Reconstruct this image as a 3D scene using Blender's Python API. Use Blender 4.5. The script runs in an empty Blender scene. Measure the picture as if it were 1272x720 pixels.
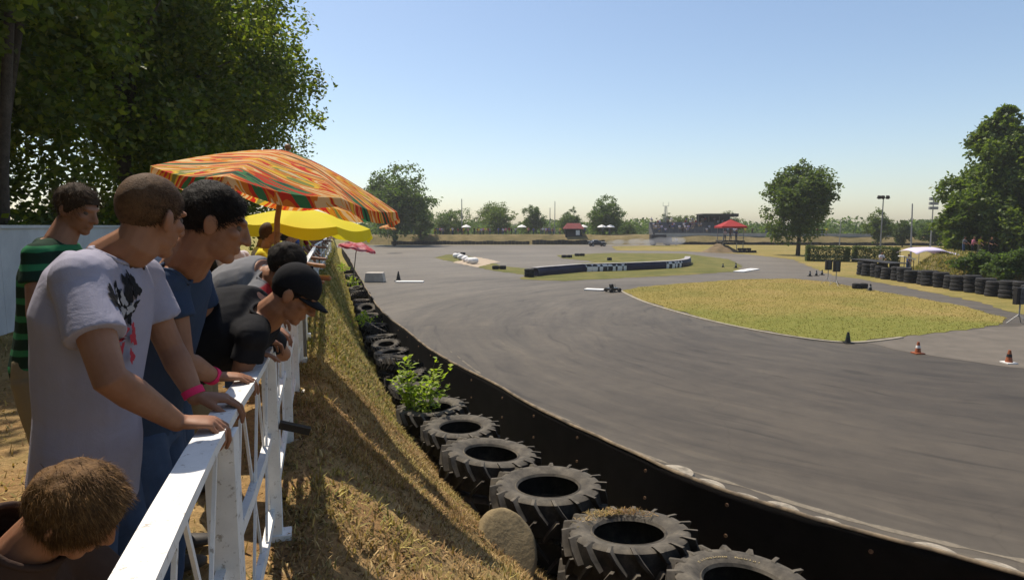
import bpy, math, random
import numpy as np
from mathutils import Vector, Matrix
R = math.radians
S = bpy.context.scene
COL = S.collection

# ------------------------------------------------------------------ camera, sky, sun, exposure
CAM_Z = 4.2
FPX = 758.0
PITCH = R(6.0)
cd = bpy.data.cameras.new('camera')
cd.sensor_width = 36.0
cd.lens = 36.0 * FPX / 1272.0
cd.clip_start = 0.05
cd.clip_end = 4000
cam = bpy.data.objects.new('camera', cd)
COL.objects.link(cam)
cam.location = (0, 0, CAM_Z)
cam.rotation_euler = (R(90) - PITCH, 0, 0)
S.camera = cam

SUN_EL, SUN_AZ = R(62), R(-42)          # azimuth measured from +Y towards +X
sun_dir = Vector((math.sin(SUN_AZ) * math.cos(SUN_EL), math.cos(SUN_AZ) * math.cos(SUN_EL), math.sin(SUN_EL)))
wd = bpy.data.worlds.new('World')
S.world = wd
wd.use_nodes = True
wn = wd.node_tree
sky = wn.nodes.new('ShaderNodeTexSky')
sky.sky_type = 'NISHITA'
sky.sun_disc = False
sky.sun_elevation = SUN_EL
sky.sun_rotation = SUN_AZ
sky.air_density = 1.0
sky.dust_density = 0.9
sky.ozone_density = 0.7
bg = wn.nodes['Background']
bg.inputs['Strength'].default_value = 0.12
wn.links.new(sky.outputs['Color'], bg.inputs['Color'])
sl = bpy.data.lights.new('sun', 'SUN')
sl.energy = 5.0
sl.angle = R(0.5)
sl.color = (1.0, 0.905, 0.77)
so = bpy.data.objects.new('sun', sl)
COL.objects.link(so)
so.location = (0, 0, 60)
so.rotation_euler = sun_dir.to_track_quat('Z', 'Y').to_euler()
S.view_settings.view_transform = 'Standard'
S.view_settings.look = 'None'
S.view_settings.gamma = 1
S.view_settings.use_curve_mapping = False
S.view_settings.exposure = 0.32
S.cycles.max_bounces = 6
S.cycles.transparent_max_bounces = 8

# ------------------------------------------------------------------ helpers
def ray(px, py):
    x = (px - 636) / FPX
    u = -(py - 360) / FPX
    return Vector((x, math.cos(PITCH) + u * math.sin(PITCH), -math.sin(PITCH) + u * math.cos(PITCH)))
def G(px, py, z=0.0):                    # where a sight line of the photograph meets the level z
    d = ray(px, py)
    t = (z - CAM_Z) / d.z
    return Vector((d.x * t, d.y * t, z))
def P(px, py, Y):                        # the point of a sight line at distance Y ahead
    d = ray(px, py)
    t = Y / d.y
    return Vector((d.x * t, Y, CAM_Z + d.z * t))
def V(*a):
    return Vector(a)

_rs = np.random.RandomState(5)
_lat = _rs.rand(64, 64, 64).astype(np.float32)
def vnoise(p):                           # smooth value noise in 3-D, p: (n,3) -> -1..1
    p = np.asarray(p, dtype=np.float64)
    i = np.floor(p).astype(int)
    f = p - i
    f = f * f * (3 - 2 * f)
    i &= 63
    j = (i + 1) & 63
    x0, y0, z0 = i.T
    x1, y1, z1 = j.T
    fx, fy, fz = f.T
    L = _lat
    c00 = L[x0, y0, z0] * (1 - fx) + L[x1, y0, z0] * fx
    c10 = L[x0, y1, z0] * (1 - fx) + L[x1, y1, z0] * fx
    c01 = L[x0, y0, z1] * (1 - fx) + L[x1, y0, z1] * fx
    c11 = L[x0, y1, z1] * (1 - fx) + L[x1, y1, z1] * fx
    return ((c00 * (1 - fy) + c10 * fy) * (1 - fz) + (c01 * (1 - fy) + c11 * fy) * fz) * 2 - 1

class MB:
    def __init__(s):
        s.v, s.f = [], []
    def add(s, vs, fs):
        o = len(s.v)
        s.v.extend([tuple(v) for v in vs])
        s.f.extend([tuple(i + o for i in f) for f in fs])
        return s
    def box(s, c, size, M=None, taper=1.0):
        hx, hy, hz = size[0] / 2, size[1] / 2, size[2] / 2
        vs = []
        for z, k in ((-hz, 1), (hz, taper)):
            for x, y in ((-hx, -hy), (hx, -hy), (hx, hy), (-hx, hy)):
                v = V(x * k, y * k, z)
                if M is not None:
                    v = M @ v
                vs.append(v + V(*c))
        return s.add(vs, [(3, 2, 1, 0), (4, 5, 6, 7), (0, 1, 5, 4), (1, 2, 6, 5), (2, 3, 7, 6), (3, 0, 4, 7)])
    def beam(s, a, b, w, h, up=(0, 0, 1)):
        a, b = V(*a), V(*b)
        t = (b - a).normalized()
        up = V(*up)
        sd = t.cross(up)
        if sd.length < 1e-3:
            sd = t.cross(V(0, 1, 0))
        sd.normalize()
        u = sd.cross(t).normalized()
        vs = []
        for q in (a, b):
            for x, y in ((-1, -1), (1, -1), (1, 1), (-1, 1)):
                vs.append(q + sd * (x * w / 2) + u * (y * h / 2))
        return s.add(vs, [(0, 1, 2, 3), (7, 6, 5, 4), (0, 4, 5, 1), (1, 5, 6, 2), (2, 6, 7, 3), (3, 7, 4, 0)])
    def loft(s, secs, n=16, closed=False):        # secs: (centre, a, b) half axes
        rings = []
        for c, a, b in secs:
            rings.append([c + a * math.cos(2 * math.pi * k / n) + b * math.sin(2 * math.pi * k / n) for k in range(n)])
        vs = [v for r in rings for v in r]
        fs = []
        for i in range(len(rings) - 1):
            for k in range(n):
                k2 = (k + 1) % n
                fs.append((i * n + k, i * n + k2, (i + 1) * n + k2, (i + 1) * n + k))
        if not closed:
            fs.append(tuple(range(n - 1, -1, -1)))
            o = (len(rings) - 1) * n
            fs.append(tuple(range(o, o + n)))
        return s.add(vs, fs)
    def tube(s, pts, rad, n=8, cap=True, flat=1.0, up=None):
        pts = [V(*p) for p in pts]
        if not hasattr(rad, '__len__'):
            rad = [rad] * len(pts)
        secs = []
        prev = None
        for i, p in enumerate(pts):
            t = (pts[min(i + 1, len(pts) - 1)] - pts[max(i - 1, 0)])
            t = t.normalized() if t.length > 1e-9 else V(0, 0, 1)
            if prev is None:
                u = V(*up) if up is not None else (V(0, 0, 1) if abs(t.z) < 0.9 else V(1, 0, 0))
            else:
                u = prev
            a = (u - t * u.dot(t))
            if a.length < 1e-6:
                a = t.orthogonal()
            a.normalize()
            prev = a
            b = t.cross(a)
            secs.append([p, a, b, rad[i], t])
        out = []
        if cap == 'round':
            p, a, b, r, t = secs[0]
            for q in (80, 50, 25):
                out.append((p - t * r * math.sin(R(q)), a * r * math.cos(R(q)), b * r * math.cos(R(q)) * flat))
        for p, a, b, r, t in secs:
            out.append((p, a * r, b * r * flat))
        if cap == 'round':
            p, a, b, r, t = secs[-1]
            for q in (25, 50, 80):
                out.append((p + t * r * math.sin(R(q)), a * r * math.cos(R(q)), b * r * math.cos(R(q)) * flat))
        return s.loft(out, n)
    def ball(s, c, r, M=None, n=16, m=10):
        c = V(*c)
        if not hasattr(r, '__len__'):
            r = (r, r, r)
        M = M or Matrix.Identity(3)
        secs = []
        for k in range(m + 1):
            a = -math.pi / 2 + math.pi * k / m
            a = max(-1.5, min(1.5, a))
            secs.append((c + M @ V(0, 0, r[2] * math.sin(a)), M @ V(r[0] * math.cos(a), 0, 0), M @ V(0, r[1] * math.cos(a), 0)))
        return s.loft(secs, n)
    def lathe(s, prof, n=24, c=(0, 0, 0), M=None, loop=False):   # prof: (r,z)
        c = V(*c)
        M = M or Matrix.Identity(3)
        vs = []
        for k in range(n):
            a = 2 * math.pi * k / n
            for r, z in prof:
                vs.append(c + M @ V(r * math.cos(a), r * math.sin(a), z))
        m = len(prof)
        fs = []
        for k in range(n):
            k2 = (k + 1) % n
            for i in range(m if loop else m - 1):
                i2 = (i + 1) % m
                fs.append((k * m + i, k2 * m + i, k2 * m + i2, k * m + i2))
        return s.add(vs, fs)
    def build(s, name, mat, parent=None, smooth=False, off=None, loc=None):
        me = bpy.data.meshes.new(name)
        vs = s.v
        if off is not None:
            vs = [(v[0] - off[0], v[1] - off[1], v[2] - off[2]) for v in vs]
        me.from_pydata(vs, [], s.f)
        me.validate()
        if smooth:
            me.polygons.foreach_set('use_smooth', [True] * len(me.polygons))
            if smooth != True:
                me.set_sharp_from_angle(angle=smooth)
        me.materials.append(mat)
        o = bpy.data.objects.new(name, me)
        COL.objects.link(o)
        if parent is not None:
            o.parent = parent
        if loc is not None:
            o.location = loc
        return o

def np_mesh(name, verts, faces, mat, parent=None, smooth=False, k=4):
    me = bpy.data.meshes.new(name)
    verts = np.asarray(verts, dtype=np.float32)
    faces = np.asarray(faces, dtype=np.int32)
    me.vertices.add(len(verts))
    me.vertices.foreach_set('co', verts.ravel())
    n = len(faces)
    me.loops.add(n * k)
    me.loops.foreach_set('vertex_index', faces.ravel())
    me.polygons.add(n)
    me.polygons.foreach_set('loop_start', np.arange(0, n * k, k, dtype=np.int32))
    if smooth:
        me.polygons.foreach_set('use_smooth', np.ones(n, dtype=bool))
    me.update(calc_edges=True)
    me.materials.append(mat)
    o = bpy.data.objects.new(name, me)
    COL.objects.link(o)
    if parent is not None:
        o.parent = parent
    return o

def remesh(mb, voxel, smooth=2):
    me = bpy.data.meshes.new('tmp')
    me.from_pydata(mb.v, [], mb.f)
    o = bpy.data.objects.new('tmp', me)
    COL.objects.link(o)
    m = o.modifiers.new('r', 'REMESH')
    m.mode = 'VOXEL'
    m.voxel_size = voxel
    if smooth:
        q = o.modifiers.new('s', 'SMOOTH')
        q.factor = 0.5
        q.iterations = smooth
    dg = bpy.context.evaluated_depsgraph_get()
    ev = o.evaluated_get(dg)
    t = ev.to_mesh()
    n = len(t.vertices)
    co = np.empty(n * 3, dtype=np.float32)
    t.vertices.foreach_get('co', co)
    no = np.empty(n * 3, dtype=np.float32)
    t.vertices.foreach_get('normal', no)
    fs = np.empty(len(t.loops), dtype=np.int32)
    t.loops.foreach_get('vertex_index', fs)
    ev.to_mesh_clear()
    bpy.data.objects.remove(o)
    bpy.data.meshes.remove(me)
    return co.reshape(-1, 3), no.reshape(-1, 3), fs.reshape(-1, 4)

def tag(o, label=None, cat=None, group=None, kind=None):
    if label: o['label'] = label
    if cat: o['category'] = cat
    if group: o['group'] = group
    if kind: o['kind'] = kind
    return o
def thing(name, label, cat, loc=(0, 0, 0), rz=0, group=None):
    o = bpy.data.objects.new(name, None)
    o.empty_display_size = 0.2
    COL.objects.link(o)
    o.location = loc
    o.rotation_euler = (0, 0, rz)
    return tag(o, label, cat, group)
def dup(root, loc, rz=0.0, label=None, group=None, scale=None, tilt=None):
    def rec(o, par):
        c = o.copy()
        COL.objects.link(c)
        c.parent = par
        for ch in list(o.children):
            rec(ch, c)
        return c
    kids = list(root.children)
    r = root.copy()
    COL.objects.link(r)
    for ch in kids:
        rec(ch, r)
    r.location = loc
    r.rotation_euler = (tilt[0] if tilt else 0, tilt[1] if tilt else 0, rz)
    if scale: r.scale = scale if hasattr(scale, '__len__') else (scale,) * 3
    if label: r['label'] = label
    if group: r['group'] = group
    return r

# ------------------------------------------------------------------ materials
class NT:
    def __init__(s, name):
        s.m = bpy.data.materials.new(name)
        s.m.use_nodes = True
        s.t = s.m.node_tree
        s.b = s.t.nodes['Principled BSDF']
        s.out = s.t.nodes['Material Output']
    def n(s, ty, **kw):
        o = s.t.nodes.new(ty)
        for k, v in kw.items():
            setattr(o, k, v)
        return o
    def l(s, a, b):
        s.t.links.new(a, b)
    def coord(s, which='Object', scale=(1, 1, 1), rot=(0, 0, 0), loc=(0, 0, 0)):
        c = s.n('ShaderNodeTexCoord')
        m = s.n('ShaderNodeMapping')
        m.inputs['Scale'].default_value = scale
        m.inputs['Rotation'].default_value = rot
        m.inputs['Location'].default_value = loc
        s.l(c.outputs[which], m.inputs['Vector'])
        return m.outputs['Vector']
    def noise(s, vec, scale, detail=5, rough=0.6, dist=0.0):
        o = s.n('ShaderNodeTexNoise')
        o.inputs['Scale'].default_value = scale
        o.inputs['Detail'].default_value = detail
        o.inputs['Roughness'].default_value = rough
        o.inputs['Distortion'].default_value = dist
        if vec is not None:
            s.l(vec, o.inputs['Vector'])
        return o.outputs['Fac']
    def ramp(s, fac, stops, interp='LINEAR'):
        o = s.n('ShaderNodeValToRGB')
        o.color_ramp.interpolation = interp
        e = o.color_ramp.elements
        while len(e) < len(stops):
            e.new(0.5)
        for i, (p, c) in enumerate(stops):
            e[i].position = p
            if not hasattr(c, '__len__'): c = (c, c, c)
            e[i].color = (*c, 1)
        s.l(fac, o.inputs['Fac'])
        return o.outputs['Color']
    def mix(s, fac, a, b, mode='MIX'):
        o = s.n('ShaderNodeMix', data_type='RGBA', blend_type=mode)
        for v, i in ((fac, 0), (a, 6), (b, 7)):
            if hasattr(v, 'is_linked'):
                s.l(v, o.inputs[i])
            else:
                o.inputs[i].default_value = v if i == 0 else (*v, 1)
        return o.outputs[2]
    def math(s, op, a, b=0.0):
        o = s.n('ShaderNodeMath', operation=op)
        for v, i in ((a, 0), (b, 1)):
            if hasattr(v, 'is_linked'):
                s.l(v, o.inputs[i])
            else:
                o.inputs[i].default_value = v
        return o.outputs[0]
    def bump(s, h, strength=0.3, dist=0.01):
        o = s.n('ShaderNodeBump')
        o.inputs['Strength'].default_value = strength
        o.inputs['Distance'].default_value = dist
        s.l(h, o.inputs['Height'])
        s.l(o.outputs['Normal'], s.b.inputs['Normal'])
    def col(s, c):
        if hasattr(c, 'is_linked'):
            s.l(c, s.b.inputs['Base Color'])
        else:
            s.b.inputs['Base Color'].default_value = (*c, 1)
    def rough(s, r, spec=None):
        s.b.inputs['Roughness'].default_value = r
        if spec is not None:
            s.b.inputs['Specular IOR Level'].default_value = spec
    def translucent(s, fac, color):
        tr = s.n('ShaderNodeBsdfTranslucent')
        if hasattr(color, 'is_linked'):
            s.l(color, tr.inputs['Color'])
        else:
            tr.inputs['Color'].default_value = (*color, 1)
        mx = s.n('ShaderNodeMixShader')
        mx.inputs[0].default_value = fac
        s.l(s.b.outputs[0], mx.inputs[1])
        s.l(tr.outputs[0], mx.inputs[2])
        s.l(mx.outputs[0], s.out.inputs['Surface'])

def mat(name, c1, c2=None, scale=6, rough=0.7, bump=0.0, bscale=None, spec=0.3, dist=0.01, metal=0.0):
    m = NT(name)
    vec = m.coord('Object')
    if c2 is None:
        c2 = tuple(x * 0.75 for x in c1)
    f = m.noise(vec, scale, 6, 0.65)
    m.col(m.ramp(f, [(0.32, c2), (0.68, c1)]))
    m.rough(rough, spec)
    m.b.inputs['Metallic'].default_value = metal
    if bump:
        m.bump(m.noise(vec, bscale or scale * 6, 5, 0.6), bump, dist)
    return m.m
def foliage(name, cols, trans=0.35, rough=0.6):
    m = NT(name)
    g = m.n('ShaderNodeNewGeometry')
    k = len(cols)
    c = m.ramp(g.outputs['Random Per Island'], [(i / max(1, k - 1), cc) for i, cc in enumerate(cols)])
    m.col(c)
    m.rough(rough, 0.3)
    bright = m.mix(1.0, c, (1.6, 1.7, 0.7), 'MULTIPLY')
    m.translucent(trans, bright)
    return m.m

# ------------------------------------------------------------------ curves of the place
PAIRS = [((.75, -3.0), (12.5, .2)), ((.2, -2), (9.2, 2.0)), ((-.33, 0), (6, 4.1)), ((-.655, 1), (4.48, 5.23)), ((-.89, 1.75), (3.73, 5.8)),
         ((-1.13, 2.65), (2.9, 6.51)), ((-1.55, 4.0), (2.09, 7.47)), ((-2.05, 5.6), (1.25, 8.82)), ((-2.68, 7.6), (.34, 10.34)),
         ((-3.4, 10), (-.59, 12.2)), ((-4.3, 13), (-1.78, 14.55)), ((-5.2, 16), (-2.92, 17.32)), ((-6.4, 20), (-4.35, 20.95)),
         ((-7.9, 25.6), (-6.05, 26.17)), ((-10, 33.2), (-8.32, 33.77)), ((-12.6, 42.5), (-11.12, 43.13)), ((-18.3, 62), (-16.88, 62.74)),
         ((-25.5, 86), (-24.2, 87)), ((-33, 112), (-31.5, 113))]
def catmull(pts, sub):
    pts = [np.array(p, dtype=float) for p in pts]
    out = []
    n = len(pts)
    for i in range(n - 1):
        p0, p1, p2, p3 = pts[max(i - 1, 0)], pts[i], pts[i + 1], pts[min(i + 2, n - 1)]
        for k in range(sub):
            t = k / sub
            out.append(0.5 * (2 * p1 + (p2 - p0) * t + (2 * p0 - 5 * p1 + 4 * p2 - p3) * t * t + (3 * p1 - p0 - 3 * p2 + p3) * t ** 3))
    out.append(pts[-1])
    return np.array(out)
SUB = 10
FEN = catmull([a for a, b in PAIRS], SUB)
BAR = catmull([b for a, b in PAIRS], SUB)
TOP = 2.55                                  # level of the spectators' ground above the track
def fence_x(y):
    return float(np.interp(y, FEN[:, 1], FEN[:, 0]))
def fence_dir(y):
    d = V(fence_x(y + .2) - fence_x(y - .2), .4, 0)
    return d.normalized()

def bank_z(x, y, w, W):
    """height at distance w from the barrier when the fence is W away"""
    flat = np.minimum(1.75, .42 * W)
    u = np.clip((w - flat) / np.maximum(W - flat - .25, .1), 0, 1)
    prof = u * .75 + .25 * (u * u * (3 - 2 * u))
    z = .12 + (TOP - .12) * prof
    amp = .05 + .09 * np.sin(np.pi * np.clip(u, 0, 1))
    q = np.stack([x * .9, y * .9, np.zeros_like(x)], 1)
    z = z + amp * vnoise(q) + .5 * amp * vnoise(q * 3.1 + 7) + .018 * vnoise(q * 9 + 3)
    return z

# ------------------------------------------------------------------ ground, track, infield grass
m = NT('meadow')
v = m.coord('Object')
f = m.noise(v, .05, 6, .65)
f2 = m.noise(v, 1.3, 5, .7)
c = m.ramp(f, [(.35, (.075, .085, .022)), (.5, (.16, .14, .045)), (.66, (.25, .19, .075))])
m.col(m.mix(.35, c, m.ramp(f2, [(.3, (.06, .07, .02)), (.7, (.30, .24, .09))])))
m.rough(.95, .1)
M_MEADOW = m.m
mb = MB()
mb.add([(-1500, -1500, -.02), (1500, -1500, -.02), (1500, 1500, -.02), (-1500, 1500, -.02)], [(0, 1, 2, 3)])
tag(mb.build('ground', M_MEADOW), kind='structure')

# centre of the long left-hand bend, for the tyre marks that follow it
CX, CY = 17.0, 25.5
m = NT('asphalt')
co = m.n('ShaderNodeTexCoord').outputs['Object']
sub = m.n('ShaderNodeVectorMath', operation='SUBTRACT')
m.l(co, sub.inputs[0]); sub.inputs[1].default_value = (CX, CY, 0)
sx = m.n('ShaderNodeSeparateXYZ'); m.l(sub.outputs[0], sx.inputs[0])
ln = m.n('ShaderNodeVectorMath', operation='LENGTH'); m.l(sub.outputs[0], ln.inputs[0])
an = m.math('ARCTAN2', sx.outputs['Y'], sx.outputs['X'])
cmb = m.n('ShaderNodeCombineXYZ')
m.l(ln.outputs['Value'], cmb.inputs[0]); m.l(m.math('MULTIPLY', an, 2.2), cmb.inputs[1])
wob = m.noise(co, .12, 2, .5)
streak1 = m.noise(cmb.outputs[0], .9, 6, .7, .6)
cmb2 = m.n('ShaderNodeCombineXYZ')
m.l(m.math('ADD', ln.outputs['Value'], m.math('MULTIPLY', wob, 4.0)), cmb2.inputs[0]); m.l(m.math('MULTIPLY', an, 1.4), cmb2.inputs[1])
streak2 = m.noise(cmb2.outputs[0], 2.6, 4, .62, .3)
patch = m.noise(co, .09, 4, .55)
grain = m.noise(co, 90, 3, .7)
blot = m.noise(co, 1.7, 6, .7)
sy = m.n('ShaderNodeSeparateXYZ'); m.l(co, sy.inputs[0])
far_sheen = m.n('ShaderNodeMapRange'); m.l(m.math('ADD', sy.outputs['Y'], m.math('MULTIPLY', m.math('SUBTRACT', wob, .5), 30.0)), far_sheen.inputs['Value']); far_sheen.inputs['From Min'].default_value = 14; far_sheen.inputs['From Max'].default_value = 62  # paler with distance: the sheen of the far asphalt is put into its colour
outer = m.n('ShaderNodeMapRange'); m.l(m.math('ADD', ln.outputs['Value'], m.math('MULTIPLY', m.math('SUBTRACT', streak1, .5), 2.2)), outer.inputs['Value']); outer.inputs['From Min'].default_value = 19.6; outer.inputs['From Max'].default_value = 22.6
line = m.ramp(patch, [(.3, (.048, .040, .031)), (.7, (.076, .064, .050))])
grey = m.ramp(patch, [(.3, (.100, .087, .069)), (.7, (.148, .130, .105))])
base = m.mix(m.math('MAXIMUM', far_sheen.outputs[0], m.math('MULTIPLY', outer.outputs[0], .62)), line, grey)
c = m.mix(.85, base, m.ramp(streak1, [(.3, (.64, .64, .65)), (.5, (1, 1, 1)), (.70, (1.30, 1.28, 1.23))]), 'MULTIPLY')
c = m.mix(.8, c, m.ramp(streak2, [(.32, (.52, .52, .53)), (.42, (.94, .94, .94)), (.60, (1.0, 1.0, 1.0)), (.74, (1.36, 1.34, 1.28))]), 'MULTIPLY')
c = m.mix(.5, c, m.ramp(blot, [(.3, (.68, .67, .66)), (.7, (1.28, 1.26, 1.2))]), 'MULTIPLY')
c = m.mix(.55, c, m.ramp(grain, [(.3, (.72, .72, .72)), (.7, (1.28, 1.27, 1.24))]), 'MULTIPLY')
# a few cracks / seams
vo = m.n('ShaderNodeTexVoronoi', feature='DISTANCE_TO_EDGE')
wv = m.n('ShaderNodeVectorMath', operation='ADD')
wn3 = m.n('ShaderNodeTexNoise'); wn3.inputs['Scale'].default_value = .8; m.l(co, wn3.inputs['Vector'])
m.l(co, wv.inputs[0]); m.l(wn3.outputs['Color'], wv.inputs[1])
m.l(wv.outputs[0], vo.inputs['Vector']); vo.inputs['Scale'].default_value = .16
crack = m.ramp(vo.outputs['Distance'], [(0, (.6, .59, .58)), (.004, (1, 1, 1))])
c = m.mix(.35, c, crack, 'MULTIPLY')
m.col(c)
m.rough(.72, .3)
m.bump(grain, .25, .006)
M_ASPHALT = m.m
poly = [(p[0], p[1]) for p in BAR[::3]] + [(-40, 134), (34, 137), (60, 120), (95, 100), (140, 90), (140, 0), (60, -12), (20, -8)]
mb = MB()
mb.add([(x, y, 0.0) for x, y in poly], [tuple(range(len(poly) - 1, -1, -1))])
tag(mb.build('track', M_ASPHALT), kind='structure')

# pale concrete apron on the far side of the bend
def sheet(name, pix, mt, z, kind='structure', world=None, edge=0.0, seed=0):
    pts = [G(*q, 0.0) for q in pix] if world is None else [V(x, y, 0) for x, y in world]
    pts = [np.array((p.x, p.y)) for p in pts]
    out = []
    n = len(pts)
    rs = np.random.RandomState(seed)
    for i in range(n):
        a, b = pts[i], pts[(i + 1) % n]
        k = max(1, int(np.linalg.norm(b - a) / .35)) if edge else 1
        k = min(k, 80)
        for j in range(k):
            out.append(a + (b - a) * j / k)
    out = np.array(out)
    if edge:
        out += edge * np.stack([vnoise(np.stack([out[:, 0] * 1.7, out[:, 1] * 1.7, np.full(len(out), .3 + s)], 1)) for s in (0, 9)], 1)
    mb = MB()
    mb.add([(x, y, z) for x, y in out], [tuple(range(len(out)))])
    o = mb.build(name, mt)
    if o.data.polygons[0].normal.z < 0:
        o.data.flip_normals()
    return tag(o, kind=kind)
M_APRON = mat('worn_apron', (.135, .115, .092), (.095, .082, .066), 1.2, .9, .2, 60)
sheet('apron', [(1272, 404), (1180, 411.5), (1120, 418.5), (1072, 425), (1110, 434), (1180, 445), (1300, 462), (1400, 470), (1420, 404)], M_APRON, .006, edge=.25, seed=4)

def island_tone(m, v):
    """dry and green drifts of the infield grass; the green drift lies along the near edge of the island"""
    f = m.noise(v, .16, 4, .6, .4)
    f2 = m.noise(v, 2.4, 6, .75)
    d = m.n('ShaderNodeVectorMath', operation='DISTANCE')
    sc_ = m.n('ShaderNodeVectorMath', operation='MULTIPLY'); m.l(v, sc_.inputs[0]); sc_.inputs[1].default_value = (.62, 1.5, 0)
    m.l(sc_.outputs[0], d.inputs[0]); d.inputs[1].default_value = (14.2 * .62, 25.6 * 1.5, 0)
    g_ = m.math('ADD', m.math('MULTIPLY', d.outputs['Value'], .075), m.math('MULTIPLY', m.math('SUBTRACT', f, .5), 1.6))
    dry = m.ramp(f, [(.34, (.14, .13, .034)), (.5, (.21, .168, .050)), (.68, (.27, .19, .075))])
    c = m.mix(m.ramp(g_, [(.25, 1), (.80, 0)]), dry, (.115, .140, .028))
    return m.mix(.32, c, m.ramp(f2, [(.3, (.13, .12, .024)), (.55, (.29, .225, .06)), (.75, (.46, .35, .14))]))
m = NT('infield_grass')
v = m.coord('Object')
f3 = m.noise(m.coord('Object', (1, 2.2, 1)), 9, 4, .8)
c = m.mix(.4, island_tone(m, v), m.ramp(f3, [(.3, (.6, .6, .6)), (.7, (1.3, 1.3, 1.3))]), 'MULTIPLY')
m.col(c)
m.rough(.95, .1)
m.bump(f3, .6, .05)
M_INFIELD = m.m
m = NT('green_verge')
v = m.coord('Object')
f = m.noise(v, .35, 5, .65)
f2 = m.noise(v, 6, 5, .75)
c = m.ramp(f, [(.3, (.075, .085, .024)), (.55, (.13, .122, .038)), (.75, (.22, .17, .065))])
c = m.mix(.5, c, m.ramp(f2, [(.3, (.6, .6, .6)), (.7, (1.3, 1.3, 1.3))]), 'MULTIPLY')
m.col(c)
m.rough(.95, .1)
m.bump(f2, .6, .05)
M_VERGE = m.m
m = NT('dry_far_grass')
v = m.coord('Object')
f = m.noise(v, .11, 5, .7, .5)
f2 = m.noise(v, .9, 6, .75)
f3 = m.noise(v, 7, 4, .8)
c = m.ramp(f, [(.3, (.11, .115, .03)), (.47, (.20, .165, .05)), (.6, (.27, .20, .075)), (.75, (.20, .13, .065))])
c = m.mix(.5, c, m.ramp(f2, [(.3, (.10, .10, .025)), (.6, (.26, .20, .07)), (.78, (.36, .28, .13))]))
m.col(m.mix(.6, c, m.ramp(f3, [(.3, (.55, .55, .55)), (.7, (1.3, 1.3, 1.3))]), 'MULTIPLY'))
m.rough(.95, .1)
m.bump(f3, .6, .06)
M_FARG = m.m
M_SAND = mat('sand', (.40, .32, .235), (.29, .23, .16), 1.5, .95, .2, 30)
ISL = [(771, 361), (800, 356), (850, 352), (920, 347), (985, 346), (1030, 350), (1060, 356), (1130, 368), (1200, 381), (1250, 394), (1246, 403), (1180, 411), (1120, 418), (1065, 424), (1010, 421), (930, 408), (860, 392), (800, 374)]
sheet('infield_grass', ISL, M_INFIELD, .012, edge=.3, seed=1)
sheet('grass_strip', [(540, 320), (556, 316), (580, 317), (596, 323), (628, 331), (662, 334), (652, 341), (618, 337), (578, 329)], M_VERGE, .012, edge=.3, seed=2)
sheet('sand_patch', [(562, 326), (590, 319), (621, 325), (592, 332)], M_SAND, .018, edge=.3, seed=3)
sheet('grass_strip', [(646, 347), (656, 336), (700, 329), (740, 325), (700, 321), (690, 317), (760, 314), (850, 315), (905, 322), (922, 330), (917, 337), (860, 341), (780, 345), (700, 349)], M_VERGE, .012, edge=.3, seed=5)
sheet('far_grass', [(760, 306), (1010, 300), (1500, 300), (1500, 440), (1262, 388), (1200, 372), (1125, 357), (1066, 346), (1035, 342), (1010, 333), (985, 322), (930, 316), (850, 312), (765, 311)], M_FARG, .009, edge=.4, seed=6)

# kerb along the island and worn white marks: low cast blocks
M_KERB = mat('kerb_concrete', (.34, .30, .235), (.20, .175, .13), 3, .9, .2, 40)
kp = [G(*q) for q in [(771, 361.5), (800, 375), (860, 393), (930, 409), (1010, 422), (1065, 425.5), (1120, 419.5)]]
kp2 = catmull([(p.x, p.y) for p in kp], 14)
mb = MB()
for a, b in zip(kp2[:-1], kp2[1:]):
    mb.beam((a[0], a[1], .02), (b[0], b[1], .02), .16, .04)
tag(mb.build('kerb', M_KERB), kind='structure')

M_BLADE = foliage('straw_blade', [(.15, .095, .038), (.27, .175, .075), (.16, .125, .042), (.38, .26, .12), (.22, .14, .062), (.52, .39, .20), (.10, .10, .03)], .2, .8)
M_BLADE_G = foliage('infield_blade', [(.08, .10, .02), (.20, .17, .045), (.13, .14, .03), (.30, .23, .08), (.36, .27, .11)], .25, .8)
_t = M_BLADE.node_tree
_ramp = [q for q in _t.nodes if q.type == 'VALTORGB'][0]
m = NT('tmp_tone')
_tc = _t.nodes.new('ShaderNodeTexCoord'); _nz = _t.nodes.new('ShaderNodeTexNoise'); _nz.inputs['Scale'].default_value = .9; _nz.inputs['Detail'].default_value = 4
_t.links.new(_tc.outputs['Object'], _nz.inputs['Vector'])
_r2 = _t.nodes.new('ShaderNodeValToRGB')
_e = _r2.color_ramp.elements
_e[0].position = .36; _e[0].color = (.50, .40, .32, 1); _e[1].position = .66; _e[1].color = (.85, .98, .62, 1)
_q = _e.new(.5); _q.color = (1.05, 1.0, .95, 1)
_t.links.new(_nz.outputs['Fac'], _r2.inputs['Fac'])
_mx = _t.nodes.new('ShaderNodeMix'); _mx.data_type = 'RGBA'; _mx.blend_type = 'MULTIPLY'; _mx.inputs[0].default_value = 1.0
_t.links.new(_ramp.outputs['Color'], _mx.inputs[6]); _t.links.new(_r2.outputs['Color'], _mx.inputs[7])
_t.links.new(_mx.outputs[2], [q for q in _t.nodes if q.type == 'BSDF_PRINCIPLED'][0].inputs['Base Color'])
bpy.data.materials.remove(m.m)
M_LITTER = foliage('dead_leaf', [(.12, .065, .03), (.22, .12, .05), (.08, .05, .025), (.30, .19, .09), (.06, .04, .02)], .1, .85)
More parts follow.
